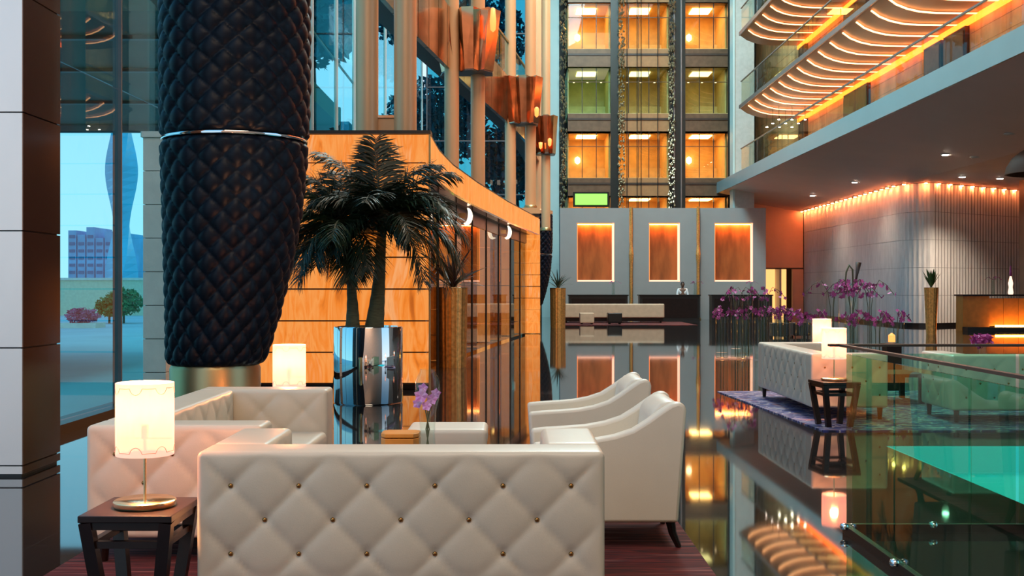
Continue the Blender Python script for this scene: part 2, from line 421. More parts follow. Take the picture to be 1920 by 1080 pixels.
MB().box(-4.74, -4.44, 9.31, 57, 0, .10).build('sill', 'black_metal', win)
MB().box(-4.70, -4.50, 9.31, 9.45, .1, 21).build('frame_post', 'travertine', win)

we = struct('window_60', (-1.5, 60.6, 3.6), 'teal glazing closing the end of the gallery')
for i in range(4):
    for j in range(6):
        x0 = -4.6 + 1.525 * i; z0 = 3.6 + 2.9 * j
        MB().box(x0 + .03, x0 + 1.495, 60.6, 60.63, z0 + .03, z0 + 2.87).build('pane', 'end_glass', we)
for i in range(5): MB().box(-4.63 + 1.525 * i, -4.57 + 1.525 * i, 60.5, 60.7, 3.6, 21).build('mullion', 'grey_metal', we)
for j in range(6): MB().box(-4.6, 1.5, 60.5, 60.7, 3.57 + 2.9 * j, 3.63 + 2.9 * j).build('transom', 'grey_metal', we)
# ------------------------------------------------------------------ outside
pr = thing('reflection_pier', 'pale stacked blocks standing in for the onyx reflection in the glass', 'pier', (-4.39, 14.0, 0))  # solid blocks in place of the onyx wall mirrored in the facade
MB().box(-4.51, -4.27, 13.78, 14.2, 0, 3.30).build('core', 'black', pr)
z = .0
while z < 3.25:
    MB().box(-4.53, -4.25, 13.75, 14.22, z + .004, z + .4125 - .004).build('reflection_block', 'travertine', pr, bevel=.003); z += .4125
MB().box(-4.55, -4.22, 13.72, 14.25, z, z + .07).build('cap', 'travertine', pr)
cn = thing('entrance_canopy', 'dark flat canopy over the drive outside the glass', 'canopy', (-14, 28, 5.9))
MB().box(-26, -4.75, 18.2, 31, 5.95, 6.4).build('slab', 'canopy', cn)
MB().box(-26.05, -4.75, 30.95, 31.1, 5.75, 6.45).build('edge_trim', 'grey_metal', cn)
for yy in (20, 23, 27):
    MB().box(-25, -5, yy - .08, yy + .08, 5.88, 5.95).build('rib', 'dark_brown', cn)
gw = thing('garden_wall', 'low pale yellow garden wall across the drive', 'wall', (-28, 72, -.32))
MB().box(-60, -8, 72, 72.5, -.32, 1.95).build('wall_face', 'garden_wall', gw)
MB().box(-60, -8, 71.9, 72.6, 1.95, 2.1).build('coping', 'travertine', gw)
def blob(mb, c, r, n, sz, flat=.7):
    for _ in range(n):
        d = Vector((random.gauss(0, 1), random.gauss(0, 1), random.gauss(0, 1))).normalized() * r * (random.random() ** .4)
        p = Vector(c) + Vector((d.x, d.y, d.z * flat)); a = Vector((random.uniform(-1,1), random.uniform(-1,1), random.uniform(-1,1))).normalized() * sz
        b = a.cross(Vector((random.uniform(-1,1), random.uniform(-1,1), random.uniform(-1,1)))).normalized() * sz * .5
        mb.add([p - a, p + b, p + a, p - b], [(0, 1, 2, 3)])
for k, (px, py, Y, r, lab) in enumerate(((232, 560, 56, 1.0, 'round green shrub close to the reflection blocks'), (205, 572, 56, .7, 'smaller green shrub spreading low by the drive'))):
    p = W(px, py, Y); t = thing('shrub', lab, 'shrub', (p.x, Y, -.32), 'shrubs along the drive')
    m = MB(); blob(m, (p.x, Y, r*.75), r, 900, .12); m.build('foliage', 'shrub', t)
    MB().tube([(p.x, Y, -.32), (p.x, Y, .5)], .06).build('stem', 'trunk', t)
p = W(155, 572, 50); t = thing('flower_bed', 'pink flowering bed outside the facade', 'flower bed', (p.x, 50, -.32))
m = MB(); blob(m, (p.x, 50, .2), .75, 700, .09, .5); m.build('blossoms', 'pink_flower', t)
MB().box(p.x - .8, p.x + .8, 49.4, 50.6, -.32, -.1).build('kerb', 'travertine', t)
for k in range(7):
    px0 = 128 + k * 17; hh = [432, 440, 426, 446, 434, 450, 438][k]
    a = W(px0, 522, 180); b = W(px0 + 15, hh, 180)
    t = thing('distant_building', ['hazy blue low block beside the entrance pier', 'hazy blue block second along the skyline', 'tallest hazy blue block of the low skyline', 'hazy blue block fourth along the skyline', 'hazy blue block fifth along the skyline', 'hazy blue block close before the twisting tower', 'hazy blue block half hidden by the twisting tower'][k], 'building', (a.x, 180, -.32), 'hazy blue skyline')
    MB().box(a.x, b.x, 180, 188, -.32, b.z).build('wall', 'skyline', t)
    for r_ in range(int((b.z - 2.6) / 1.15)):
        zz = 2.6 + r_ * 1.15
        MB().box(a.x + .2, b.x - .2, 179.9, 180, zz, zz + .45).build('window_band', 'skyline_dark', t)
# twisting tower
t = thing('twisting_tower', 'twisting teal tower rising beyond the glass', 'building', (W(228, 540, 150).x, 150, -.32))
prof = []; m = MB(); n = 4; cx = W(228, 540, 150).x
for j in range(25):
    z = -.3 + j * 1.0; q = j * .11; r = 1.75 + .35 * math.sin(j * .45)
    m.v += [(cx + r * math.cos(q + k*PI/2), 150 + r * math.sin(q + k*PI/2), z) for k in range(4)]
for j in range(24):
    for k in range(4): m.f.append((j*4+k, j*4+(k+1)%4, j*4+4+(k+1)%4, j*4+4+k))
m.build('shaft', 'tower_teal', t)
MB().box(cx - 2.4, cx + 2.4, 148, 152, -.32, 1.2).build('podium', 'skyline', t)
# pale blocks seen through the upper facade
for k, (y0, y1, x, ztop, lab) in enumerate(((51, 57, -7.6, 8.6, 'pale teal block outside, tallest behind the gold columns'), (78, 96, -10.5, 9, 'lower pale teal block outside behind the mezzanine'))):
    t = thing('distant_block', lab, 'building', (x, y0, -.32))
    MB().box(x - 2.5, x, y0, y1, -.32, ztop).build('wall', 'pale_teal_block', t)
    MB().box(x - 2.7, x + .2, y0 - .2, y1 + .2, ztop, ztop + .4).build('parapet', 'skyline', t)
# dark trees outside the facade behind the upper columns
TREES = ((-8.2, 45, 12.6, 2.5, 'dark blue tree outside, closest to the quilted column'), (-10.4, 58, 17.5, 3.4, 'tallest dark tree outside behind the thick gold columns'), (-4.6, 68, 11.5, 3.2, 'dark teal tree outside between the thick and middle gold columns'),
         (-2.2, 72, 17.5, 3.2, 'dark teal tree outside above the first copper collar'), (.2, 70, 9.5, 2.8, 'low dark teal tree outside between the middle gold columns'), (-6.3, 66, 18.5, 3.0, 'high dark teal tree outside by the facade corner'))
for k, (x, y, zc, r, lab) in enumerate(TREES):
    t = thing('tree', lab, 'tree', (x, y, -.32), 'dark trees outside the facade')
    m = MB(); blob(m, (x, y, zc), r, 2600, .26, .9); m.build('crown', 'tree_teal', t)
    MB().tube([(x, y, -.32), (x + .2, y, zc * .5), (x, y, zc)], [.25, .18, .08]).build('trunk', 'dark_brown', t)

# ------------------------------------------------------------------ mezzanine block with onyx
CV = [(-1.18, 16.0), (-1.17, 18.0), (-1.06, 20.1), (-.72, 23.5), (-.42, 26.0), (-.10, 28.7), (.36, 32.0), (.89, 35.8)]
def curve_at(t):
    # t in metres of Y
    for (xa, ya), (xb, yb_) in zip(CV[:-1], CV[1:]):
        if t <= yb_: return (xa + (xb - xa) * (t - ya) / (yb_ - ya), t)
    return CV[-1]
mz = struct('wall_mezzanine', (-2.6, 16, 0), 'mezzanine block faced with backlit onyx panels')
TOPZ = 3.65
poly = [(-3.6, 16.05)] + [(x - .06, y) for x, y in CV] + [(.89 - .06, 50), (-3.6, 50)]
poly[1] = (-1.24, 16.05)
MB().prism(poly, 3.12, TOPZ - .03).build('slab', 'dark_brown', mz)
MB().box(-3.6, -1.24, 16.06, 16.4, 0, 3.12).build('core', 'black', mz)
rows = [0.0, .18] + [.18 + .4575 * k for k in range(1, 8)] + [TOPZ]
rows = [.0, .085, .53, .98, 1.435, 1.89, 2.35, 2.80, 3.24, TOPZ]
for a, b in zip(rows[:-1], rows[1:]):
    for x0, x1 in ((-3.62, -2.40), (-2.40, -1.19)):
        MB().box(x0 + .002, x1 - .002, 16.0, 16.055, a + .011, b - .011).build('onyx_panel', 'dark_wood' if b < .1 else 'onyx', mz)
MB().box(-1.19, -1.165, 15.985, 16.07, 0, TOPZ + .02).build('corner_trim', 'bronze_band', mz)
MB().box(-3.62, -1.16, 15.97, 16.3, TOPZ, TOPZ + .05).build('coping', 'dark_brown', mz)
# curved fascia of onyx pieces
yy = 16.1
while yy < 35.7:
    y2 = min(yy + .98, 35.8); seg = [curve_at(yy + (y2 - yy) * k / 3 + (.012 if k == 0 else -.012 if k == 3 else 0)) for k in range(4)]
    MB().strip(seg, 3.15, TOPZ, .06).build('onyx_panel', 'onyx', mz); yy = y2
MB().strip([curve_at(16.1 + k * .5) for k in range(40)], TOPZ, TOPZ + .03, .3).build('coping', 'dark_brown', mz)
MB().strip([(x + .015, y) for x, y in [curve_at(16.1 + k * .5) for k in range(40)]], 3.11, 3.15, .2).build('soffit_edge', 'copper', mz)
# end pilaster of stacked onyx
zz = 0.02
while zz < 3.1:
    z2 = min(3.13, zz + .37)
    for x0, x1 in ((.42, .645), (.655, .88)):
        MB().box(x0, x1, 35.05, 35.8, zz + .012, z2 - .012).build('onyx_panel', 'onyx', mz)
    zz = z2
# glazed shop front under the fascia
gz = struct('window_2', (-1, 20, 0), 'curved glazed front under the onyx fascia')
ys = [16.4, 18.3, 20.4, 22.6, 24.8, 27.0, 29.2, 31.4, 33.4, 35.0]
def inset(y): x, _ = curve_at(y); return (x - .32, y)
for a, b in zip(ys[:-1], ys[1:]):
    seg = [inset(a + (b - a) * k / 3) for k in range(4)]
    MB().strip(seg, .05, 2.82, .015).build('pane', 'shop_glass', gz)
    MB().strip(seg, 2.84, 3.12, .05).build('header', 'grey_metal', gz)
    x, y = inset(a); MB().box(x - .03, x + .02, y - .02, y + .02, 0, 3.12).build('mullion', 'dark_brown', gz)
# inner piers of onyx and gold behind the glass
for k, y in enumerate((19.2, 22.4, 25.2, 27.6, 29.8, 31.8, 33.8)):
    x = inset(y)[0] - .62
    t = thing('display_pier', ['lit onyx pier behind the shop glass nearest the gold planter', 'gold clad pier second behind the shop glass', 'lit onyx pier third behind the shop glass', 'gold clad pier fourth behind the shop glass', 'lit onyx pier fifth behind the shop glass', 'gold clad pier sixth behind the shop glass', 'lit onyx pier beside the end pilaster'][k], 'pier', (x, y, 0), 'piers behind the shop glass')
    zz = .02
    while zz < 3.0:
        z2 = min(3.05, zz + .5)
        MB().box(x - .35, x + .3, y - .28, y + .28, zz + .01, z2 - .01).build('facing_panel', 'onyx_dim' if k % 2 == 0 else 'gold', t); zz = z2
MB().box(-3.6, -3.3, 16.5, 50, 0, 3.1).build('inner_wall', 'dark_brown', gz)
for k, y in enumerate((23.0, 29.6)):
    x = inset(y)[0] + .14; t = thing('crescent_sconce', ['crescent shaped wall lamp on the header closer to the palms', 'crescent shaped wall lamp on the header near the end pilaster'][k], 'lamp', (x, y, 2.9), 'crescent wall lamps')
    pts = [(x + .10 * math.cos(q), y - .12, 2.93 + .17 * math.sin(q)) for q in [R(-110 + 22 * i) for i in range(9)]]
    MB().tube(pts, [.012, .03, .042, .05, .052, .05, .042, .03, .012]).build('glow_tube', 'sconce_glow', t, 180)
    MB().box(x - .14, x, y - .14, y - .10, 2.88, 2.98).build('bracket', 'brass', t)

# gold column pairs on the mezzanine, rising to the roof
def gold_col(x, y, lab, z0=TOPZ):
    t = thing('gold_column', lab, 'column', (x, y, z0), 'paired gold columns on the mezzanine')
    MB().lathe([(.172, z0 + .12), (.172, 9), (.172, 21)], 28, (x, y, 0)).build('shaft', 'gold_paint', t, 60)
    MB().lathe([(.21, z0), (.21, z0 + .08), (.18, z0 + .12)], 28, (x, y, 0)).build('base', 'bronze_band', t, 40)
    return t
cols = [(-2.2, 17, 'thick gold column closest to the quilted column'), (-1.62, 17, 'thick gold column over the onyx corner'),
        (-1.42, 26.4, 'gold column below the first copper collar, palm side'), (-.82, 26.9, 'gold column below the first copper collar, lift side'),
        (-.05, 35, 'gold column below the second copper collar, palm side'), (.58, 35.2, 'gold column below the second copper collar, lift side'),
        (1.30, 43, 'slim gold column below the third copper collar'), (.7, 43, 'slim gold column hidden behind the second pair')]
for x, y, lab in cols: gold_col(x, y, lab, TOPZ + .28 if y in (35, 35.2) else TOPZ)
t = thing('plinth_box', 'dark edged gold plinth under the second pair of gold columns', 'plinth', (.3, 35, TOPZ))
MB().box(-.2, .85, 34.6, 35.6, TOPZ, TOPZ + .1).build('base', 'black', t); MB().box(-.25, .86, 34.6, 35.65, TOPZ + .1, TOPZ + .28).build('ledge', 'gold_paint', t)
t = thing('gold_plinth', 'orange gold plinth between the two thickest columns', 'plinth', (-1.91, 17.2, TOPZ))
MB().box(-2.03, -1.79, 17, 17.4, TOPZ, TOPZ + .38).build('block', 'gold_paint', t); MB().box(-2.06, -1.76, 16.97, 17.43, TOPZ + .38, TOPZ + .42).build('cap', 'copper', t)
# second gallery: copper mirrored fascia with faceted collars
g2 = struct('wall_gallery', (-1, 30, 6.6), 'upper gallery with a copper mirrored fascia')
GC = [(-2.6, 17), (-1.95, 22.8), (-1.5, 26.0), (-.76, 30.9), (-.13, 34.8), (.45, 38.8), (.9, 43), (1.3, 48)]
def gc_at(y):
    for (xa, ya), (xb, yb_) in zip(GC[:-1], GC[1:]):
        if y <= yb_: return (xa + (xb - xa) * (y - ya) / (yb_ - ya), y)
    return GC[-1]
y = 17.0
while y < 47.9:
    seg = [gc_at(y + .02), gc_at(y + .5), gc_at(y + .98)]
    MB().strip(seg, 6.6, 8.05, .1).build('copper_panel', 'copper', g2); y += 1.0
MB().prism([(x - .12, y) for x, y in GC] + [(x - .75, y) for x, y in GC[::-1]], 6.85, 7.9).build('slab', 'dark_brown', g2)
for zr in (9.1,):
    for a, b in zip(GC[:-1], GC[1:]): MB().bar((a[0], a[1], zr), (b[0], b[1], zr), .06).build('handrail', 'bronze_band', g2)
for a in [17.5 + 2.2 * k for k in range(14)]:
    p0 = gc_at(a); p1 = gc_at(a + 2.15); MB().strip([p0, p1], 8.06, 9.06, .015).build('pane', 'balcony_glass', g2)
def collar(cx, cy, w, lab, lamps):
    t = thing('copper_collar', lab, 'column collar', (cx, cy, 6.6), 'faceted copper collars')
    # zigzag plan, tapering downwards: each facet a piece
    plan = [(-.78, .15), (-.62, -.10), (-.38, -.32), (-.16, -.06), (-.06, -.36), (.20, -.42), (.34, -.12), (.52, -.34), (.78, .05)]
    k = w / 1.6
    for (ax_, ay), (bx, by) in zip(plan[:-1], plan[1:]):
        q = [(cx + ax_*k, cy + ay, 8.02), (cx + bx*k, cy + by, 8.02), (cx + bx*k*.72 + .06, cy + by*.8, 6.58), (cx + ax_*k*.72 + .06, cy + ay*.8, 6.58)]
        m = MB(); n = Vector((0, .03, 0)); m.add(q + [tuple(Vector(v) + n) for v in q], [(3,2,1,0),(4,5,6,7),(0,1,5,4),(1,2,6,5),(2,3,7,6),(3,0,4,7)])
        m.build('facet', 'copper', t)
    m = MB(); m.prism([(cx + a*k*.7 + .06, cy + b*.78) for a, b in plan] + [(cx + .6*k, cy + .5), (cx - .55*k, cy + .5)], 6.55, 6.58); m.build('bottom_plate', 'grey_metal', t)
    for (dx, z0, z1) in lamps:
        MB().lathe([(.01, 0), (.06, .05), (.075, .25), (.05, z1 - z0), (.01, z1 - z0 + .02)], 10, (cx + dx*k, cy - .46, z0)).build('lamp_tube', 'copper_lamp', t, 180)
collar(-1.12, 26.5, 1.75, 'large faceted copper collar around the second pair of gold columns', ((-.62, 7.3, 7.9), (.62, 7.4, 7.95)))
collar(.26, 34.9, 1.45, 'middle sized faceted copper collar around the third pair', ((.55, 6.7, 7.0),))
collar(1.22, 42.8, 1.1, 'smallest faceted copper collar beside the lift tower', ((.3, 6.8, 7.1), (-.2, 6.7, 6.95)))

# ------------------------------------------------------------------ quilted leaning columns
def quilt_column(name, lab, loc):
    t = thing(name, lab, 'column', loc, 'quilted dark columns', world=False)
    def centre(z): # lean of the axis and radius by height
        pts = [(0, 0, .43), (.72, 0, .43), (1.2, .075, .505), (1.7, .13, .572), (2.2, .168, .622), (2.80, .185, .660), (3.4, .190, .672), (4.5, .190, .672)]
        for (za, ca, ra), (zb_, cb, rb) in zip(pts[:-1], pts[1:]):
            if z <= zb_:
                f = (z - za) / (zb_ - za); return ca + (cb - ca) * f, ra + (rb - ra) * f
        return pts[-1][1:]
    def shell(z0, z1):
        n = 221; s = 2 * PI / 17; m = MB(); rowsn = int((z1 - z0) / .0125)
        for j in range(rowsn + 1):
            z = z0 + (z1 - z0) * j / rowsn; c, r = centre(z)
            e = min(1, min(z - z0, z1 - z) / .05); e = math.sqrt(max(0, e))
            for k in range(n):
                q = 2 * PI * k / n; v = z / .238 * s
                a = (q + v) / s; b = (q - v) / s
                hq = (abs(math.sin(PI*a)) * abs(math.sin(PI*b))) ** .36
                rr = r - .035 + .045 * hq * e + .02 * e
                m.v.append((c + rr * math.cos(q), rr * math.sin(q), z))
        for j in range(rowsn):
            for k in range(n): m.f.append((j*n+k, j*n+(k+1)%n, (j+1)*n+(k+1)%n, (j+1)*n+k))
        return m
    shell(.735, 2.815).build('quilted_cover', 'navy_leather', t, 180, world=False)
    shell(2.835, 4.47).build('quilted_cover', 'navy_leather', t, 180, world=False)
    c, r = centre(2.825)
    MB().lathe([(r - .03, -.012), (r + .006, -.012), (r + .010, 0), (r + .006, .012), (r - .03, .012)], 72, (c, 0, 2.825)).build('metal_ring', 'chrome', t, 60, world=False)
    MB().lathe([(.415, 0), (.415, .70), (.40, .735)], 48).build('bronze_base', 'bronze_band', t, 40, world=False)
    MB().lathe([(.70, 0), (.70, .14), (.5, .2)], 48, (.19, 0, 4.47)).build('cap', 'gold_paint', t, 40, world=False)
    MB().lathe([(.36, 0), (.36, 16.3)], 32, (.19, 0, 4.67)).build('upper_shaft', 'gold_paint', t, 60, world=False)
    return t
qc = quilt_column('quilted_column', 'leaning column in dark quilted leather beside the tall windows', (-2.78, 10.5, 0))
dup(qc, (.785, 46, 0), 0, 'dark quilted column far off beside the reception panels')

# ------------------------------------------------------------------ lift tower
tw = struct('wall_tower', (6.5, 56, 0), 'lift tower of lit bays at the end of the atrium')
BX = [(2.80, 4.93), (5.33, 7.87), (8.67, 10.80)]
for x0, x1, m_ in ((1.5, 2.35, 'teal_paint'), (4.93, 5.33, 'tower_pier'), (7.87, 8.67, 'tower_pier'), (10.80, 11.05, 'tower_pier')):
    MB().box(x0, x1, 56.0, 56.6, 0, 21).build('pier', m_, tw)
for x in (8.1, 8.45): MB().box(x - .03, x + .03, 55.9, 56.0, 0, 21).build('pier_rib', 'grey_metal', tw)
n_w = 3
for k in range(-1, 4):
    z0 = 6.97 + 3.23 * k; z1 = z0 + 2.27
    for bi, (x0, x1) in enumerate(BX):
        MB().box(x0, x1, 56.05, 56.5, z0 - .96, z0 - .02).build('spandrel', 'tower_frame' if bi != 1 else 'spandrel_mid', tw)
        MB().box(x0, x1, 56.0, 56.05, z0 - .35, z0 - .25).build('band', 'dark_brown', tw)
        w = struct('window_%d' % n_w, ((x0 + x1) / 2, 56.2, z0)); n_w += 1
        dim = (k == 1); wm = 'room_wall_green' if (dim and bi == 0) else 'room_wall_ochre' if dim else 'room_wall'
        d = 59.2
        MB().box(x0, x1, d, d + .08, z0, z1).build('room_back', wm, w)
        MB().box(x0, x0 + .06, 56.5, d, z0, z1).build('room_side', wm, w); MB().box(x1 - .06, x1, 56.5, d, z0, z1).build('room_side', wm, w)
        MB().box(x0, x1, 56.05, d, z0 - .02, z0).build('room_floor', wm, w); MB().box(x0, x1, 56.05, d, z1, z1 + .05).build('room_ceiling', wm, w)
        cx = (x0 + x1) / 2
        MB().box(cx - .55, cx + .45, 57.0, 58.2, z1 - .05, z1 - .01).build('ceiling_light', 'room_light_dim' if dim else 'room_light', w)
        if dim:
            for dx in (-.7, 0, .7): MB().lathe([(.05, 0), (.05, .03)], 10, (cx + dx, 57.4, z1 - .5)).build('spot_lamp', 'room_lamp', w)
        elif bi != 1:
            MB().lathe([(.02, -.2), (.13, -.12), (.15, 0), (.13, .12), (.02, .2)], 12, (x0 + .65, 59.0, z0 + 1.2)).build('wall_lamp', 'room_lamp', w, 180)
        MB().box(x0, x1, 58.6, 59.19, z0, z0 + .75).build('counter', wm, w)
        nm = 3 if bi != 1 else 5
        for q in range(nm):
            a = x0 + (x1 - x0) * q / nm; b = x0 + (x1 - x0) * (q + 1) / nm
            MB().box(a + .03, b - .03, 56.10, 56.115, z0 + .02, z1 - .02).build('pane', 'tower_glass', w)
            if q: MB().box(a - .018, a + .018, 56.07, 56.13, z0, z1).build('mullion', 'tower_pier', w)
        MB().box(x0, x1, 56.06, 56.14, z0 + 1.55, z0 + 1.58).build('transom', 'tower_frame', w)
# lift cables in front of the middle bay
for k, x in enumerate((5.72, 6.22, 6.42, 7.25)):
    o = MB().tube([(x, 55.7, 0), (x, 55.7, 21)], .022, 6).build('lift_cable', 'black_metal')
    tag(o, 'dark vertical lift cable before the middle bay, %s' % ['closest to the reception plant', 'second of four', 'third of four', 'closest to the balconies'][k], 'cable', 'lift cables')
t = thing('green_display', 'bright green lit strip at the foot of the tower', 'light', (3.9, 55.95, 5.5))
MB().box(3.15, 4.75, 55.88, 55.95, 5.6, 6.15).build('screen', 'green_glow', t); MB().box(3.05, 4.85, 55.95, 56.04, 5.5, 6.25).build('frame', 'black_metal', t)
# strings of glass beads beside the bays
for k, x in enumerate((2.55, 5.45, 7.95, 11.2)):
    m = MB()
    for _ in range(420):
        p = (x + random.uniform(-.16, .16), 55.75 + random.uniform(-.05, .05), random.uniform(5.2, 20.5)); s_ = random.uniform(.025, .075)
        m.lathe([(.001, -s_*1.6), (s_, 0), (.001, s_*1.6)], 5, p, cap=False)
    tag(m.build('bead_string', 'bead'), 'sparkling bead strings hung on the lift tower, %s' % ['by the gold columns', 'at the middle bay', 'at the wide dark pier', 'by the balcony pilaster'][k], 'beads', 'bead strings', 'stuff')
MB().box(1.6, 2.4, 57, 57.05, 0, 21).build('glass_strip', 'teal_paint', tw)
# pilaster between tower and balconies
pil = struct('wall_pilaster', (11, 53.8, 0), 'pale pilaster between the lift tower and the balconies')
MB().box(10.62, 11.55, 53.4, 54.2, 0, 21).build('pilaster', 'pilaster_grey', pil)
MB().box(10.52, 10.62, 53.35, 54.1, 0, 21).build('edge', 'teal_paint', pil)

# ------------------------------------------------------------------ balconies on the right
XE = 10.3; XW = 13.0; YN, YF = 16.5, 50.6
b1 = thing('balcony', 'first balcony with pale fascia and glass rail over the bar', 'balcony', (11.5, 34, 5.3), 'balconies')
# sloping soffit slab
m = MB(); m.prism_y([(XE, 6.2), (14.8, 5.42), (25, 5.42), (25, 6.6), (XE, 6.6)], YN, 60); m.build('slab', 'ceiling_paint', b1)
MB().box(XE - .06, XE, YN, 60, 6.18, 6.72).build('fascia', 'fascia', b1)
MB().box(XE, XW + .2, YN, 60, 6.6, 6.7).build('deck', 'deck_tan', b1)
def rail(par, z0, x, y0, y1, hgt=1.0, step=1.7):
    y = y0
    while y < y1 - .1:
        y2 = min(y + step, y1); MB().box(x - .008, x + .008, y + .02, y2 - .02, z0, z0 + hgt).build('pane', 'balcony_glass', par); y = y2
    MB().box(x - .03, x + .03, y0, y1, z0 + hgt, z0 + hgt + .04).build('handrail', 'grey_metal', par)
rail(b1, 6.72, XE + .05, YN, YF)
wl_ = struct('wall_balcony', (XW, 34, 6.7), 'orange lit wall behind the balconies')
MB().box(XW + .05, XW + .2, YN, 60, 6.7, 21).build('wall_face', 'balcony_wall', wl_)
for z in [7.0 + .42 * k for k in range(14)]:
    MB().box(XW + .035, XW + .05, YN, 60, z, z + .40).build('wall_board', 'balcony_wall', wl_)
for k, (y0, y1) in enumerate(((49.3, 50.4), (40.7, 43.6), (33.7, 35.1), (31.9, 33.5), (24.6, 27.0), (20, 22))):
    for lv in range(2):
        d = struct('door_%d' % (k * 2 + lv + 1), (XW, (y0 + y1) / 2, 6.7 + 3.3 * lv))
        z0 = 6.71 + 3.3 * lv
        MB().box(XW - .10, XW + .03, y0, y1, z0, z0 + 2.25).build('door_leaf', 'dark_brown', d)
        MB().box(XW - .13, XW - .10, y0 + .08, y1 - .08, z0 + .1, z0 + 2.1).build('inset_panel', 'tower_frame', d)
        MB().tube([(XW - .17, y0 + .25, z0 + .9), (XW - .17, y0 + .25, z0 + 1.3)], .02).build('handle', 'brass', d)
for lv in range(3):
    zi = 9.10 + 3.3 * lv; lab = ['curved second balcony with glowing ribs right over the first', 'curved third balcony with glowing ribs above the second', 'curved top balcony with glowing ribs under the roof'][lv]
    b = thing('balcony', lab, 'balcony', (11.5, 34, zi), 'balconies')
    pr_ = [(XW, zi), (12.3, zi), (11.7, zi + .01), (11.25, zi + .05), (10.9, zi + .13), (10.6, zi + .25), (XE, zi + .46)]
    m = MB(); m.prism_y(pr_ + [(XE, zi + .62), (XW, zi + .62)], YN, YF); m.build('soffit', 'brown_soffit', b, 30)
    MB().box(XE - .05, XE, YN, YF, zi + .44, zi + .60).build('fascia', 'grey_metal', b)
    rail(b, zi + .66, XE + .05, YN, YF)
    MB().box(XW - .12, XW - .01, YN, YF, zi - .18, zi - .02).build('cove_light', 'cove_orange', b)
    rp_ = [(x, z - .07) for x, z in ((12.82, zi - .012), (12.3, zi - .012), (11.7, zi - .002), (11.25, zi + .035), (10.9, zi + .115), (10.6, zi + .235), (10.36, zi + .41))]
    strip_me = None
    for k in range(23):
        y = 49.6 - 1.4 * k - .5
        if strip_me is None:
            s_ = MB(); wv = .055
            for i, (x, z) in enumerate(rp_): s_.v += [(x, -wv, z), (x, wv, z), (x, wv, z + .02), (x, -wv, z + .02)]
            for i in range(len(rp_) - 1):
                for q in range(4): s_.f.append((i*4+q, i*4+(q+1)%4, i*4+4+(q+1)%4, i*4+4+q))
            o0 = ORG[b.name]; s_.v = [(x - o0[0], yy_, z - o0[2]) for x, yy_, z in s_.v]; strip_me = s_.mesh('light_strip')
        o = put('light_strip', strip_me, 'led', b); o.location = (0, y - ORG[b.name][1], 0)
# small ceiling lamps of the first balcony lounge, seen through the glass
for k in range(9):
    x = 11.2 + (k % 3) * .55; y = 47 + (k // 3) * 1.1
    t = thing('ceiling_spot', 'tiny bright ceiling spot over the far end of the first balcony', 'light', (x, y, 8.5), 'ceiling spots of the balcony end')
    MB().lathe([(.045, 0), (.05, .03)], 8, (x, y, 8.5)).build('lens', 'downlight', t); MB().tube([(x, y, 8.53), (x, y, 9.1)], .008, 5).build('stem', 'black_metal', t)
# downlights in the soffit; last three added to light the tiled wall
for k, (x, y, on) in enumerate(((13.55, 35, 1), (13.52, 44.2, 1), (13.55, 50.5, 1), (13.5, 30.4, 0), (14.3, 34.6, 0), (13.5, 25.5, 1), (16.0, 39.8, 1), (17.6, 40.4, 1), (19.2, 41.2, 1))):
    z = max(5.42, 6.2 - (x - XE) * .1733)
    t = thing('downlight', ['recessed downlight in the soffit above the gold cone planter', 'recessed downlight in the soffit before the tiled wall', 'recessed downlight in the soffit by the doorway', 'unlit downlight in the soffit near the dome pendant', 'unlit downlight in the soffit over the bar', 'recessed downlight in the soffit beyond the frame', 'downlight added over the end panel of the bar to light the tiles', 'downlight added over the middle of the bar to light the tiles', 'downlight added beside the dark pier to light the tiles'][k], 'light', (x, y, z), 'soffit downlights')
    MB().lathe([(.11, -.03), (.15, -.025), (.15, .0)], 16, (x, y, z)).build('trim_ring', 'white_paint', t)
    if on:
        l = bpy.data.lights.new('downlight_beam', 'SPOT'); l.energy = 130 if x < 15 else 700; l.spot_size = R(120); l.spot_blend = .8; l.shadow_soft_size = .1; l.color = (1, .80, .62)
        lo = bpy.data.objects.new('downlight_beam', l); C.objects.link(lo); lo.parent = t; lo.location = (0, 0, -.06)
    MB().lathe([(.001, -.045), (.10, -.042), (.10, -.03)], 16, (x, y, z)).build('lens', 'downlight' if on else 'white_paint', t)
# tiled wall with rounded corner
WP = [(15.1, 58.0)] + [(15.1 - .02 * k, 58 - 1.45 * k) for k in range(1, 11)]
WP += [(14.92 + .9 * (1 - math.cos(q)), 43.0 - .9 * math.sin(q)) for q in [R(15 * k) for k in range(0, 7)]]
WP += [(15.82 + .55 * k, 42.1 + .38 * k) for k in range(1, 12)]
wt = struct('wall_right_tiled', (15, 44, 0), 'rippled pale tile wall with a rounded corner')
MB().strip([(x + .06, y + .05) for x, y in WP], 0, 5.42, -.2 if False else .2).build('core', 'panel_white', wt)
zr = [.12, 1.17, 2.22, 3.27, 4.32, 5.40]
def along(pts):
    out = []; acc = 0
    for i, p in enumerate(pts):
        if i: acc += (Vector(p) - Vector(pts[i-1])).length
        out.append((acc, p))
    return out
AL = along(WP); LEN = AL[-1][0]
def wp(s_):
    s_ = max(0, min(LEN, s_))
    for (a, p), (b, q) in zip(AL[:-1], AL[1:]):
        if s_ <= b: f = (s_ - a) / (b - a); return (p[0] + (q[0]-p[0])*f, p[1] + (q[1]-p[1])*f)
    return AL[-1][1]
s_ = 0
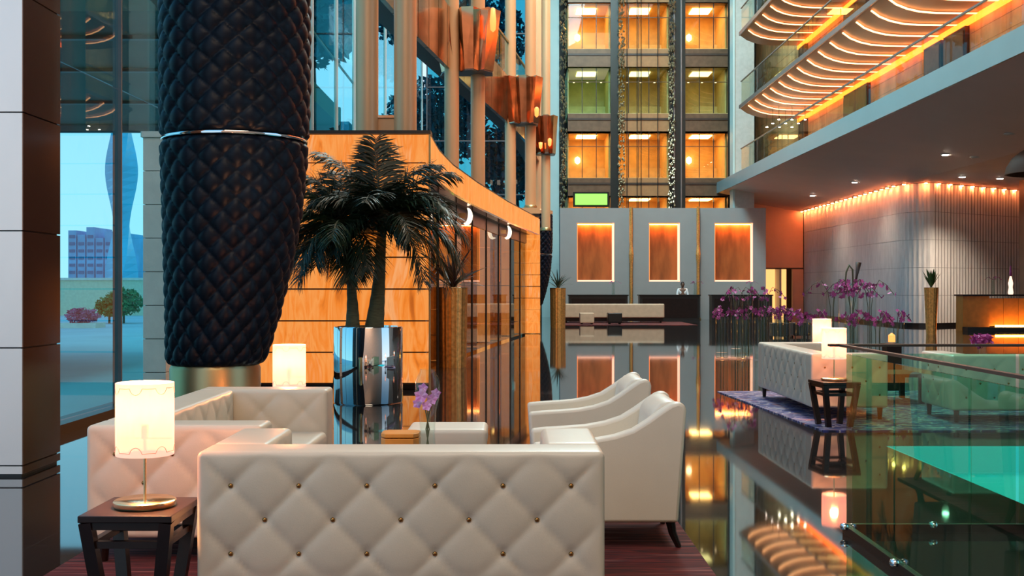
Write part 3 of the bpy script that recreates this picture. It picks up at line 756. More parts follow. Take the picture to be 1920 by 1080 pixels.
while s_ < LEN - .05:
    e = min(LEN, s_ + 1.35)
    for a, b in zip(zr[:-1], zr[1:]):
        # rippled tile: vertical flutes
        nseg = 14; seg = []
        for q in range(nseg + 1):
            x, y = wp(s_ + .006 + (e - s_ - .012) * q / nseg); x2, y2 = wp(s_ + .02 + (e - s_) * q / nseg)
            d = Vector((x2 - x, y2 - y)); d = d.normalized() if d.length > 1e-6 else Vector((0, -1))
            o_ = .012 * ((q % 2) * 2 - 1)
            seg.append((x + d.y * o_ , y - d.x * o_))
        MB().strip(seg, a + .006, b - .006, .05).build('wall_tile', 'wall_tile', wt)
    s_ = e
MB().strip([(x - .05, y - .03) for x, y in WP], 0, .12, .1).build('baseboard', 'black', wt)
k = 0; s_ = .3
while s_ < LEN:
    x, y = wp(s_); x2, y2 = wp(min(LEN, s_ + .1)); d = Vector((x2 - x, y2 - y)); d = d.normalized() if d.length > 1e-6 else Vector((0, -1))
    n_ = Vector((d.y, -d.x)); px_, py_ = x + n_.x * .16, y + n_.y * .16
    px_, py_ = x - abs(d.y) * .16, y - abs(d.x) * .16
    t = thing('wall_washer', 'small orange wall washer in the cove over the tiled wall', 'light', (px_, py_, 5.38), 'wall washers over the tiles')
    MB().box(px_ - .045, px_ + .045, py_ - .045, py_ + .045, 5.365, 5.38).build('lens', 'cove_spot', t); MB().box(px_ - .06, px_ + .06, py_ - .06, py_ + .06, 5.38, 5.43).build('housing', 'white_paint', t)
    s_ += .72
# peach wall with doorway at the end
pw = struct('wall_peach', (13, 58, 0), 'peach wall with a lit doorway beside the tiled wall')
MB().box(11.15, 12.9, 57.9, 58.1, 0, 6.3).build('wall_face', 'peach_wall', pw)
MB().box(12.9, 15.05, 57.9, 58.1, 2.5, 6.3).build('wall_face', 'peach_wall', pw)
MB().box(14.5, 15.05, 57.85, 58.1, 0, 2.5).build('jamb', 'peach_wall', pw); MB().box(12.9, 15.05, 57.84, 57.9, 2.42, 2.5).build('lintel', 'dark_brown', pw)
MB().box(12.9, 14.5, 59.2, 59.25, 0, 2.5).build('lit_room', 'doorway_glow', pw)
MB().box(13.9, 14.0, 58.2, 59.2, 0, 2.5).build('door_edge', 'white_paint', pw)

# ------------------------------------------------------------------ reception: three white panels with lit niches
YP = 52.0
for k, (p0, p1, n0, n1, d0, d1) in enumerate(((1050, 1180, 1082, 1152, 1067, 1177), (1187, 1306, 1217, 1275, 1200, 1312), (1313, 1436, 1340, 1412, 1335, 1448))):
    s = YP / F; x0, x1, a, b = ((p0-960)*s, (p1-960)*s, (n0-960)*s, (n1-960)*s); zt = H + 150*s; za = H + 12*s; zb_ = H + 122*s
    t = thing('niche_wall', ['tall white panel with copper niche beside the quilted column', 'tall white panel with copper niche behind the receptionist', 'tall white panel with copper niche beside the peach wall'][k], 'niche wall', ((x0+x1)/2, YP, 0), 'white reception panels')
    fr = MB(); 
    for q in ((x0, a, 0, zt), (b, x1, 0, zt), (a, b, 0, za), (a, b, zb_, zt)): fr.box(q[0], q[1], YP, YP + .7, q[2], q[3])
    fr.build('surround', 'panel_white', t)
    MB().box(a, b, YP + .55, YP + .6, za, zb_).build('niche_back', 'copper_panel', t)
    MB().box(a + .02, b - .02, YP + .25, YP + .5, zb_ - .06, zb_ - .02).build('niche_light', 'niche_led', t)
    MB().box(b - .11, b - .01, YP + .02, YP + .10, za, zb_).build('edge_light', 'niche_led_white', t)
    MB().box(a + .01, b, YP + .02, YP + .10, za + .0, za + .07).build('edge_light', 'niche_led_white', t)
    MB().box(a, b, YP + .02, YP + .08, zb_ - .05, zb_).build('edge_light', 'niche_edge', t)
    MB().box(a, a + .03, YP + .02, YP + .08, za, zb_).build('edge_light', 'niche_edge', t)
    yd = 50.2; s2 = yd / F; dx0, dx1 = (d0-960)*s2, (d1-960)*s2
    t = thing('reception_desk', ['black reception desk behind the long beige settee', 'black reception desk with the receptionist', 'black reception desk behind the orchid vases'][k], 'desk', ((dx0+dx1)/2, yd, 0), 'black reception desks')
    MB().box(dx0, dx1, yd, yd + .7, 0, 1.10).build('body', 'black', t); MB().box(dx0 - .04, dx1 + .04, yd - .05, yd + .75, 1.10, 1.15).build('counter_top', 'black_metal', t)
    MB().box(dx0 + .1, dx1 - .1, yd - .02, yd, .12, .98).build('front_panel', 'dark_wood', t)
for k, px in enumerate((1183.5, 1309)):
    x = (px - 960) / F * 51.8; o = thing('gold_tube', ['tall gold tube between the first and middle white panels', 'tall gold tube between the middle and last white panels'][k], 'column', (x, 51.8, 0), 'gold tubes between panels')
    MB().tube([(x, 51.8, .1), (x, 51.8, 5.2)], .07, 12).build('shaft', 'gold', o, 60); MB().lathe([(.14, 0), (.14, .06), (.08, .1)], 16, (x, 51.8, 0)).build('foot', 'brass', o)
    MB().lathe([(.08, 2.6), (.11, 3.0), (.06, 3.5)], 12, (x, 51.8, 0)).build('collar_ring', 'gold', o)

# receptionist
def person(loc):
    root = thing('person', 'person in a white shirt standing behind the black reception desk', 'person', loc, world=False)
    J = {'pel': (0,0,.92), 'wai': (0,0,1.08), 'che': (0,.01,1.28), 'nek': (0,0,1.44), 'hed': (0,-.02,1.52),
         'sl': (-.19,0,1.38), 'el': (-.25,-.02,1.12), 'wl': (-.18,-.22,1.10), 'sr': (.19,0,1.38), 'er': (.25,-.02,1.12), 'wr': (.18,-.22,1.10),
         'hl': (-.10,0,.86), 'kl': (-.11,-.01,.48), 'al': (-.11,.02,.08), 'tl': (-.12,-.14,.03), 'hr': (.10,0,.86), 'kr': (.11,-.01,.48), 'ar': (.11,.02,.08), 'tr': (.12,-.14,.03)}
    RD = {'pel': .15, 'wai': .135, 'che': .155, 'nek': .055, 'hed': .06, 'sl': .075, 'sr': .075, 'el': .05, 'er': .05, 'wl': .036, 'wr': .036, 'hl': .095, 'hr': .095, 'kl': .065, 'kr': .065, 'al': .045, 'ar': .045, 'tl': .035, 'tr': .035}
    E = [('pel','wai'),('wai','che'),('che','nek'),('nek','hed'),('che','sl'),('sl','el'),('el','wl'),('che','sr'),('sr','er'),('er','wr'),('pel','hl'),('hl','kl'),('kl','al'),('al','tl'),('pel','hr'),('hr','kr'),('kr','ar'),('ar','tr')]
    def skin(name, E, mat, grow=0.0):
        ks = []; 
        for a, b in E:
            for q in (a, b):
                if q not in ks: ks.append(q)
        me = bpy.data.meshes.new(name); me.from_pydata([J[q] for q in ks], [(ks.index(a), ks.index(b)) for a, b in E], [])
        ob = put(name, me, mat, root); md = ob.modifiers.new('skin', 'SKIN')
        for i, q in enumerate(ks):
            r = RD[q] + grow; me.skin_vertices[0].data[i].radius = (r, r * .78); me.skin_vertices[0].data[i].use_root = (i == 0)
        sb = ob.modifiers.new('sub', 'SUBSURF'); sb.levels = 1; sb.render_levels = 2; return ob
    skin('body', E, 'skin')
    skin('shirt', [('wai','che'),('che','sl'),('sl','el'),('el','wl'),('che','sr'),('sr','er'),('er','wr')], 'white_shirt', .012)
    skin('trousers', [('pel','hl'),('hl','kl'),('kl','al'),('pel','hr'),('hr','kr'),('kr','ar')], 'dark_trousers', .012)
    hd = MB(); prof = [(.002,-.125),(.045,-.115),(.068,-.07),(.078,-.01),(.080,.04),(.070,.085),(.042,.115),(.002,.125)]
    hd.lathe(prof, 16, (0,-.03,1.60), cap=False); h = hd.build('head', 'skin', root, 180, world=False)
    f = MB()
    f.add([(-.012,-.105,1.575),(.012,-.105,1.575),(0,-.130,1.572),(0,-.106,1.615)], [(0,1,2),(0,2,3),(2,1,3),(0,3,1)])
    f.build('nose', 'skin', h, world=False)
    for sx_ in (-1, 1):
        MB().lathe([(.001,-.008),(.011,0),(.001,.008)], 8, (sx_*.03,-.103,1.612), cap=False).build('eye', 'hair', h, world=False)
        MB().lathe([(.001,-.03),(.016,0),(.001,.03)], 8, (sx_*.081,-.03,1.60), cap=False).build('ear', 'skin', h, world=False)
    MB().box(-.024,.024,-.104,-.098,1.545,1.552).build('mouth', 'dark_brown', h, world=False)
    hr = MB(); hr.lathe([(.088,.00),(.090,.045),(.080,.095),(.048,.128),(.002,.137)], 16, (0,-.018,1.60)); hr.build('hair', 'hair', root, 180, world=False)
    for sx_ in (-1, 1):
        hm = MB(); cx = sx_*.165; block(hm, cx-.04, cx+.04, -.315, -.23, 1.085, 1.112, .012)
        for q in range(4):
            x = cx - .03 + q*.02; ln = [.06,.075,.078,.066][q]; hm.tube([(x,-.305,1.10),(x,-.305-ln*.55,1.105),(x,-.305-ln,1.09)], [.009,.0085,.007], 6)
        hm.tube([(cx-sx_*.035,-.255,1.098),(cx-sx_*.062,-.285,1.10),(cx-sx_*.06,-.32,1.095)], [.011,.010,.008], 6)
        hm.build('hand', 'skin', root, 180, world=False)
    return root
person(((1280 - 960) / F * 51.3, 51.35, 0))

# settee group before reception
t = thing('long_settee', 'long low beige settee in front of the reception desk', 'sofa', (4.7, 46.8, 0))
x0, x1 = (1055 - 960) / F * 46, (1246 - 960) / F * 46
m = MB(); block(m, x0, x1, 46.0, 46.3, .22, .80, .05); weld(m.build('backrest', 'beige_fabric', t))
m = MB(); block(m, x0, x1, 46.3, 47.1, .2, .45, .05); weld(m.build('seat', 'beige_fabric', t))
MB().box(x0 + .05, x1 - .05, 46.05, 47.0, .08, .22).build('plinth', 'dark_wood', t)
for x in (x0 + .15, x1 - .15): MB().box(x - .04, x + .04, 46.1, 46.2, 0, .1).build('leg', 'dark_wood', t)
for k, (px, mt, lab) in enumerate(((1100, 'amber_wood', 'brown cube stool in front of the beige settee'), (1152, 'black', 'black cube stool in front of the beige settee'))):
    x = (px - 960) / F * 44.6; t = thing('cube_stool', lab, 'stool', (x, 44.6, 0))
    m = MB(); block(m, x - .28, x + .28, 44.3, 44.9, .06, .46, .03); weld(m.build('cushion', mt if mt == 'black' else 'beige_fabric', t))
    for sx_ in (-.2, .2):
        for sy_ in (-.2, .2): MB().box(x + sx_ - .03, x + sx_ + .03, 44.6 + sy_ - .03, 44.6 + sy_ + .03, 0, .08).build('leg', 'dark_wood', t)
tag(MB().box(1.9, 7.2, 43.4, 47.6, 0, .012).build('rug', 'red_rug'), 'dark red rug under the beige settee', 'rug')

# ------------------------------------------------------------------ bar
t = thing('bar_counter', 'bar counter glowing amber before the tiled wall', 'bar', (17.2, 38, 0))
MB().box(15.3, 16.2, 38, 38.6, 0, 1.18).build('end_panel', 'amber_wood', t)
for k in range(9):
    x0 = 16.2 + .5 * k; MB().box(x0 + .006, x0 + .494, 38.05, 38.5, .16, 1.10).build('front_panel', 'amber_wood', t)
MB().box(16.3, 20.5, 37.72, 37.80, .13, .2).build('glow_strip', 'bar_glow', t)
MB().box(15.3, 20.7, 37.6, 38.05, 0, .13).build('plinth', 'black', t)
MB().box(15.25, 20.7, 37.9, 38.65, 1.18, 1.23).build('counter_top', 'dark_wood', t)
x = (1895 - 960) / F * 38.3; t = thing('bottle', 'glowing pink bottle standing on the bar', 'bottle', (x, 38.3, 1.23))
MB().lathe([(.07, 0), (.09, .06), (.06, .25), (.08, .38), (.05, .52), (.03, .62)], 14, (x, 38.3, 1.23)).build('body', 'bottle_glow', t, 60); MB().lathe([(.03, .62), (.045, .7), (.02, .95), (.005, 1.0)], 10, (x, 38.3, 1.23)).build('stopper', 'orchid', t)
# dark pier at the right limit
tag(MB().box(18.75, 19.6, 40.6, 41.4, 0, 5.42).build('wall_right_pier', 'dark_brown'), 'dark pier standing behind the bar', kind='structure')
# dome pendant
t = thing('dome_pendant', 'dark bronze dome pendant hanging below the soffit', 'lamp', (11.95, 25, 4.0))
pf = [(.02, .64), (.25, .62), (.5, .54), (.72, .38), (.85, .16), (.88, 0), (.84, 0), (.70, .34), (.3, .56), (.02, .6)]
MB().lathe(pf, 36, (11.95, 25, 4.0), cap=False).build('shade', 'bronze_dull', t, 50)
MB().tube([(11.95, 25, 4.6), (11.95, 25, 5.92)], .02).build('rod', 'black_metal', t)
MB().lathe([(.02, .3), (.1, .36), (.1, .45), (.02, .5)], 12, (11.95, 25, 4.0)).build('bulb', 'room_lamp', t)

# ------------------------------------------------------------------ plants and planters
def leaf_blade(mb, base, d, ln, w, droop, n=4, side=None):
    base = Vector(base); d = Vector(d).normalized(); p = base.copy(); pts = [p.copy()]; v = d.copy()
    for i in range(n):
        v = (v + Vector((0, 0, -droop / n))).normalized(); p = p + v * ln / n; pts.append(p.copy())
    u = side or d.cross(Vector((0, 0, 1)));
    u = Vector(u); u = u.normalized() if u.length > 1e-4 else Vector((1, 0, 0))
    vs = []; 
    for i, q in enumerate(pts):
        ww = w * [.5, 1, .9, .55, .05][min(4, int(i * 4 / n))]; vs += [q - u * ww / 2, q + u * ww / 2]
    mb.add(vs, [(2*i, 2*i+1, 2*i+3, 2*i+2) for i in range(n)])
def frond(parent, base, az, el, ln, droop, mat, dens=72, leaf=.44):
    m = MB(); p = Vector(base); d = Vector((math.cos(az)*math.cos(el), math.sin(az)*math.cos(el), math.sin(el))); pts = [p.copy()]; ds = [d.copy()]
    n = 16
    for i in range(n):
        d = (d + Vector((0, 0, -droop / n * (1 + i / n)))).normalized(); p = p + d * ln / n; pts.append(p.copy()); ds.append(d.copy())
    m.tube(pts, [.014 * (1 - .85 * i / n) for i in range(n + 1)], 5)
    for k in range(dens):
        f = .16 + .84 * k / (dens - 1); fi = f * n; i = min(n - 1, int(fi)); q = pts[i].lerp(pts[i+1], fi - i); dd = ds[i]
        side = dd.cross(Vector((0, 0, 1))); side = side.normalized() if side.length > 1e-3 else Vector((1, 0, 0)); up = side.cross(dd)
        L_ = leaf * (math.sin(PI * (.12 + .80 * f)) ** .6) * random.uniform(.85, 1.1)
        for sg in (-1, 1):
            v = side * sg * random.uniform(.7, 1.0) + dd * random.uniform(.6, 1.0) + up * random.uniform(-.25, .55)
            leaf_blade(m, q, v, L_, .021, .55 + random.uniform(0, .5), 3, dd.cross(v).cross(v) if False else dd)
    return m.build('frond', mat, parent)
YL = 14.2; S = YL / F
pl = thing('chrome_planter', 'tall mirror chrome cylinder planter before the onyx wall', 'planter', (W(690, 0, YL).x, YL, 0))
cx = W(690, 0, YL).x
MB().lathe([(.43, 0), (.44, .02), (.44, .955), (.435, .965), (.41, .965), (.40, .9)], 64, (cx, YL, 0), cap=False).build('cylinder', 'chrome', pl, 40)
MB().lathe([(.40, .88), (.30, .9), (.01, .905)], 32, (cx, YL, 0), cap=False).build('soil', 'soil', pl)
def palm(name, lab, base, top, r0, r1, fr):
    t = thing(name, lab, 'palm', base, 'palms in the chrome planter')
    b = Vector(base); c = Vector(top); mid = b.lerp(c, .5) + Vector((.05 if c.x < b.x else .03, 0, 0)); pts = []; rs = []
    for i in range(15):
        f = i / 14; p = b * (1-f)**2 + mid * 2 * f * (1-f) + c * f * f; pts.append(p); rs.append(r0 * (1-f)**1.6 + r1 * (1 - (1-f)**1.6) + .004 * (i % 2))
    MB().tube(pts, rs, 12).build('trunk', 'trunk', t, 60)
    MB().tube([c, c + Vector((.01, 0, .16)), c + Vector((.0, 0, .30))], [r1 * 1.1, r1 * .95, r1 * .3], 10).build('crownshaft', 'leaf_green', t, 180)
    fr = fr + [(az + 13, min(84, el + 9), ln * .92, dr * 1.15, 'frond') for az, el, ln, dr, mt in fr[::2]]
    for (az, el, ln, dr, mt) in fr: frond(t, c + Vector((0, 0, .18)), R(az), R(el), ln, dr, mt)
    return t
palm('palm', 'slender palm on the column side of the chrome planter', (W(662, 0, YL).x, YL - .05, .9), tuple(W(651, 478, YL - .05)), .095, .043,
     [(100, 70, 1.15, 1.0, 'frond'), (205, 58, 1.1, 1.5, 'frond_light'), (165, 48, 1.15, 1.9, 'frond'), (185, 25, 1.05, 1.7, 'frond'), (230, 40, 1.0, 1.9, 'frond'), (265, 55, .95, 1.7, 'frond_light'),
      (300, 40, .9, 2.2, 'frond'), (345, 55, .9, 1.7, 'frond'), (40, 60, 1.0, 1.5, 'frond'), (130, 40, 1.0, 1.8, 'frond'), (180, 70, 1.2, 1.3, 'frond_light'), (215, 15, .95, 1.6, 'frond'), (280, 15, .75, 2.2, 'frond_light')])
palm('palm', 'taller palm on the shop side of the chrome planter', (W(700, 0, YL).x, YL + .04, .9), tuple(W(714, 462, YL + .04)), .125, .062,
     [(110, 82, 1.25, .55, 'frond'), (175, 72, 1.35, 1.0, 'frond'), (150, 60, 1.2, 1.4, 'frond'), (5, 52, 1.35, 1.7, 'frond'), (350, 38, 1.45, 1.9, 'frond'), (15, 28, 1.35, 2.2, 'frond_light'), (335, 60, 1.2, 1.5, 'frond_light'),
      (300, 50, 1.1, 1.7, 'frond'), (265, 62, 1.1, 1.4, 'frond'), (235, 45, 1.1, 1.9, 'frond'), (40, 60, 1.2, 1.4, 'frond'), (70, 50, 1.1, 1.6, 'frond'), (355, 68, 1.3, 1.2, 'frond'), (325, 25, 1.1, 2.2, 'frond'), (195, 35, 1.0, 2.2, 'frond'), (205, 60, 1.1, 1.3, 'frond')])

def ribbed_planter(t, x, y, h, r0, r1, ribs=18):
    m = MB(); n = ribs * 4
    for f in (0, .33, .66, 1.0):
        r = r0 + (r1 - r0) * f
        for k in range(n):
            q = 2 * PI * k / n; rr = r * (1 - .05 * (.5 + .5 * math.cos(q * ribs))); m.v.append((x + rr * math.cos(q), y + rr * math.sin(q), h * f))
    for j in range(3):
        for k in range(n): m.f.append((j*n+k, j*n+(k+1)%n, (j+1)*n+(k+1)%n, (j+1)*n+k))
    m.build('pot', 'gold', t, 40)
    MB().lathe([(r1 * .93, h), (r1 * 1.0, h), (r1 * 1.0, h + .015), (r1 * .9, h + .015)], 40, (x, y, 0)).build('rim', 'brass', t)
    MB().lathe([(.9 * r1, h - .03), (.01, h - .02)], 24, (x, y, 0), cap=False).build('soil', 'soil', t)
def spiky(lab, x, y, z, n, ln, mat, cat='plant', spread=1.0, w=.05, droop=.9, dens=0):
    t = thing('spiky_plant', lab, cat, (x, y, z))
    for k in range(n):
        az = 2 * PI * k / n * 1.0 + random.uniform(-.3, .3); el = R(random.uniform(35, 85)) if spread >= 1 else R(random.uniform(60, 88))
        m = MB(); leaf_blade(m, (x, y, z), (math.cos(az)*math.cos(el), math.sin(az)*math.cos(el), math.sin(el)), ln * random.uniform(.7, 1.1), w, droop * random.uniform(.5, 1.3), 6)
        m.build('leaf', mat, t)
    MB().tube([(x, y, z - .1), (x, y, z + .12)], [.05, .03]).build('stem', 'trunk', t)
    return t
def planter(name, lab, px, Y, h, r0, r1, ribs=18):
    x = (px - 960) / F * Y; t = thing(name, lab, 'planter', (x, Y, 0), 'gold planters'); ribbed_planter(t, x, Y, h, r0, r1, ribs); return x
x = planter('gold_planter', 'wide ribbed gold planter beside the onyx corner', 848, 20.6, 1.45, .26, .285)
spiky('dark red spiky plant in the wide ribbed gold planter', x, 20.6, 1.44, 34, .85, 'purple_leaf', w=.07)
x = planter('gold_planter', 'square shouldered gold planter before the far quilted column', 1046, 40.6, 1.44, .27, .29)
spiky('dark spiky plant in the gold planter before reception', x, 40.6, 1.43, 26, .75, 'frond', w=.05)
x = planter('gold_planter', 'slim gold cone planter in front of the tiled wall', 1746, 35, 1.45, .15, .215)
spiky('short green grass plant in the slim gold cone planter', x, 35, 1.44, 40, .62, 'leaf_green', spread=.5, w=.06, droop=.3)

# ------------------------------------------------------------------ orchid vases
def orchid_vase(lab, group, h, rad, stems, mt, arch=.45, hand=None):
    t = thing('orchid_vase', lab, 'vase', (0, 0, 0), group, world=False)
    MB().lathe([(rad * .96, .0), (rad, .01), (rad, h), (rad * .94, h), (rad * .92, .03), (.001, .025)], 20, cap=False).build('vase', 'clear_glass', t, 40, world=False)
    m = MB(); fl_ = MB(); rnd = random.Random(int(h * 100) + stems)
    for k in range(stems):
        az = 2 * PI * k / stems + rnd.uniform(-.4, .4); pts = []; q0 = Vector((.3 * rad * math.cos(az), .3 * rad * math.sin(az), .04)); top = h + rnd.uniform(.08, .22)
        for i in range(9):
            f = i / 8; out = arch * max(0, (f - .55) / .45) ** 1.3; zz = .04 + (top - .04) * min(1, f / .72) - (max(0, f - .72) / .28) ** 2 * arch * .5
            pts.append(q0 + Vector((math.cos(az) * out, math.sin(az) * out, zz - .04)))
        m.tube(pts, .006, 5)
        for j in range(8):
            f = 4.9 + 3.1 * j / 7; i = min(7, int(f)); p = pts[i].lerp(pts[i+1], f - i) + Vector((rnd.uniform(-.05,.05), rnd.uniform(-.05,.05), rnd.uniform(-.05,.03)))
            ax_ = Vector((rnd.uniform(-1,1), rnd.uniform(-1,1), rnd.uniform(-.3,.8))).normalized(); u = ax_.orthogonal().normalized(); v = ax_.cross(u); r = rnd.uniform(.034, .05)
            for e in range(5):
                a = 2 * PI * e / 5; dr = u * math.cos(a) + v * math.sin(a); sd = ax_.cross(dr)
                fl_.add([p, p + dr*r*.6 + sd*r*.42, p + dr*r*1.15 + ax_*r*.2, p + dr*r*.6 - sd*r*.42], [(0,1,2,3)])
    m.build('stems', 'stem_green', t, world=False); fl_.build('blossoms', mt, t, world=False)
    wt_ = MB().lathe([(.001, .03), (rad * .9, .03), (rad * .9, h * .16), (.001, h * .16)], 16, cap=False).build('water', 'clear_glass', t, world=False)
    return t
G1 = W(1403, 0, 23).x
va = orchid_vase('tall clear vase of purple orchids before the reception, closest to the receptionist', 'tall orchid vases before reception', 1.28, .11, 3, 'orchid')
vb = orchid_vase('short clear vase of purple orchids before the reception, closest to the receptionist', 'short orchid vases before reception', .86, .13, 3, 'orchid', .28)
first = True
for dx, dy in ((-.25, 0), (.05, .3), (.3, -.1)):
    if first: va.location = (G1 + dx, 23 + dy, 0); first = False
    else: dup(va, (G1 + dx, 23 + dy, 0), random.uniform(0, 6), 'tall clear vase of purple orchids before the reception, %s' % ('in the middle of its three' if dx < .2 else 'closest to the tiled wall'))
first = True
for dx, dy in ((-.58, -.2), (-.2, -.45), (.15, -.5), (.5, -.35), (.75, .1)):
    if first: vb.location = (G1 + dx, 23 + dy, 0); first = False
    else: dup(vb, (G1 + dx, 23 + dy, 0), random.uniform(0, 6), 'short clear vase of purple orchids before the reception, %s' % {-.2: 'second from the receptionist', .15: 'middle of the five', .5: 'fourth from the receptionist', .75: 'closest to the tiled wall'}[dx])
G2 = W(1597, 0, 19).x
OD = ['first', 'second', 'third', 'fourth', 'fifth', 'sixth', 'seventh']
for k, (dx, dy) in enumerate(((-.30, .1), (-.05, -.15), (.08, .25), (.32, .05))): dup(va, (G2 + dx, 19 + dy, 0), random.uniform(0, 6), 'tall clear vase of purple orchids behind the cream sofas, %s from the reception side' % OD[k], 'tall orchid vases behind the sofas', (1, 1, 1.08))
for k, (dx, dy) in enumerate(((-.82, .0), (-.55, .2), (-.12, -.4), (.30, -.45), (.72, -.1))): dup(vb, (G2 + dx, 19 + dy, 0), random.uniform(0, 6), 'short clear vase of purple orchids behind the cream sofas, %s from the reception side' % OD[k], 'short orchid vases behind the sofas')
for k, (px, lab) in enumerate(((1150, 'small orchid sprig on the desk behind the beige settee'), (1303, 'small orchid sprig on the desk beside the receptionist'), (1408, 'small orchid sprig on the desk behind the orchid vases'))):
    dup(va, ((px - 960) / F * 50.5, 50.5, 1.15), k * 2, lab, 'orchid sprigs on the desks', (.7, .7, .42))
dup(va, ((1862 - 960) / F * 38.2, 38.2, 1.23), 1, 'small orchid sprig on the bar counter', 'orchid sprig on the bar', (.6, .6, .42))
x = W(1672, 0, 18.2).x; t = thing('candle_glass', 'amber candle glass glowing among the orchid vases', 'candle', (x, 18.2, .55))
MB().lathe([(.07, .55), (.09, .57), (.10, .80), (.092, .80), (.06, .57)], 16, (x, 18.2, 0), cap=False).build('glass', 'clear_glass', t, 60)
MB().lathe([(.055, .57), (.055, .68), (.01, .72)], 12, (x, 18.2, 0)).build('candle', 'candle_glow', t)
t = thing('pedestal', 'dark pedestal under the candle glass', 'stand', (x, 18.2, 0))
MB().box(x - .12, x + .12, 18.08, 18.32, .03, .53).build('shaft', 'dark_wood', t); MB().box(x - .14, x + .14, 18.06, 18.34, .53, .55).build('top', 'dark_wood', t); MB().box(x - .14, x + .14, 18.06, 18.34, 0, .03).build('foot', 'dark_wood', t)
x = W(1472, 0, 34).x; t = thing('bistro_table', 'black pedestal table standing past the orchid cluster', 'table', (x, 34, 0))
MB().lathe([(.30, .70), (.30, .74), (.02, .745)], 24, (x, 34, 0)).build('table_top', 'black', t); MB().lathe([(.05, .03), (.04, .70)], 12, (x, 34, 0)).build('post', 'black_metal', t); MB().lathe([(.22, 0), (.2, .03)], 20, (x, 34, 0)).build('foot', 'black_metal', t)
for k, (px, Y, lab) in enumerate(((1462, 32.5, 'black cube seat beside the pedestal table'), (1500, 33, 'black cube seat on the tiled wall side of the pedestal table'))):
    x = W(px, 0, Y).x; t = thing('cube_stool', lab, 'stool', (x, Y, 0), 'black cube seats')
    m = MB(); block(m, x - .25, x + .25, Y - .25, Y + .25, .05, .44, .03); weld(m.build('cushion', 'black', t))
    for sx_ in (-.18, .18):
        for sy_ in (-.18, .18): MB().box(x + sx_ - .02, x + sx_ + .02, Y + sy_ - .02, Y + sy_ + .02, 0, .06).build('foot', 'black_metal', t)
for k, (px, py, lab) in enumerate(((1592, 497, 'arching bare orchid stem looping over the purple cluster'), (1610, 492, 'upright dark orchid bud spike over the purple cluster'))):
    a = W(px - 8, 545, 19.2); b = W(px, py, 19.2); t = thing('orchid_spike', lab, 'plant', (a.x, 19.2, 1.28))
    if k == 0: MB().tube([a, a.lerp(b, .6) + Vector((-.02, 0, .05)), b, b + Vector((.06, 0, -.08)), b + Vector((.07, 0, -.4))], [.012, .014, .02, .016, .01], 6).build('stem', 'stem_green', t, 180)
    else: MB().tube([a, a.lerp(b, .5), b], [.014, .02, .05], 8).build('stem', 'dark_brown', t, 180)
    m = MB(); blob(m, a, .10, 60, .035); m.build('blossoms', 'orchid', t)

# ------------------------------------------------------------------ sofas
def sofa(lab, Wd, D, loc, rz, full_arms, leg_mat='dark_wood', Ht=.72, back_btn=True, res=.022, zb0=.13):
    t = thing('tufted_sofa', lab, 'sofa', loc, 'tufted cream sofas', world=False, rz=rz); th = .26; ph = (.15, .15); S_ = .299
    if full_arms: bx = (th, Wd - th, 0, th)
    else: bx = (0, Wd, 0, th)
    args = (*bx[:2], *bx[2:], zb0, Ht)
    n_ = max(1, round((bx[1] - bx[0]) / .299)); S1 = (bx[1] - bx[0]) / n_ if not full_arms else .299
    m = MB(); block(m, *args, r=.028, res=res, tufts={'-y': ph, '+y': ph}, s=S1); bk = weld(m.build('backrest', 'leather', t, world=False))
    buttons(bk, '-y', *args, ph, S1)
    for sd in (0, 1):
        x0, x1 = (0, th) if sd == 0 else (Wd - th, Wd); y0 = 0 if full_arms else th
        a = (x0, x1, y0, D, zb0, Ht); m = MB(); block(m, *a, r=.028, res=res, tufts={'-x': ph, '+x': ph}); o = weld(m.build('arm', 'leather', t, world=False))
        for f in ('-x', '+x'):
            if (sd == 0) == (f == '-x') or f == '-x': buttons(o, f, *a, ph)
    m = MB(); block(m, th, Wd - th, th, D - .02, zb0, .30, .02); weld(m.build('seat_base', 'leather', t, world=False))
    nc = 2 if Wd > 1.5 else 1; cw = (Wd - 2 * th) / nc
    for k in range(nc):
        m = MB(); block(m, th + cw * k + .005, th + cw * (k+1) - .005, th + .02, D, .305, .43, .04); weld(m.build('seat_cushion', 'leather', t, world=False))
    for x in (.07, Wd - .07):
        for y in (.07, D - .07): MB().lathe([(.022, 0), (.032, zb0 + .01)], 10, (x, y, 0)).build('leg', leg_mat, t, world=False)
    return t
sofa('cream tufted sofa whose buttoned back fills the front of the lobby', 1.79, .84, (-1.383, 4.9, .014), 0, False, res=.016)
sofa('cream tufted sofa glowing beside the table lamp by the windows', 2.32, .92, (-2.22, 8.15, .014), -PI/2, True, res=.018)
sofa('cream tufted sofa on the blue rug with a lamp at its end', 2.65, .84, (3.26, 14.85, .014), -PI/2, True)
sofa('cream tufted sofa seen green through the glass railing', 2.4, .92, (4.68, 11.9, .014), 0, False)

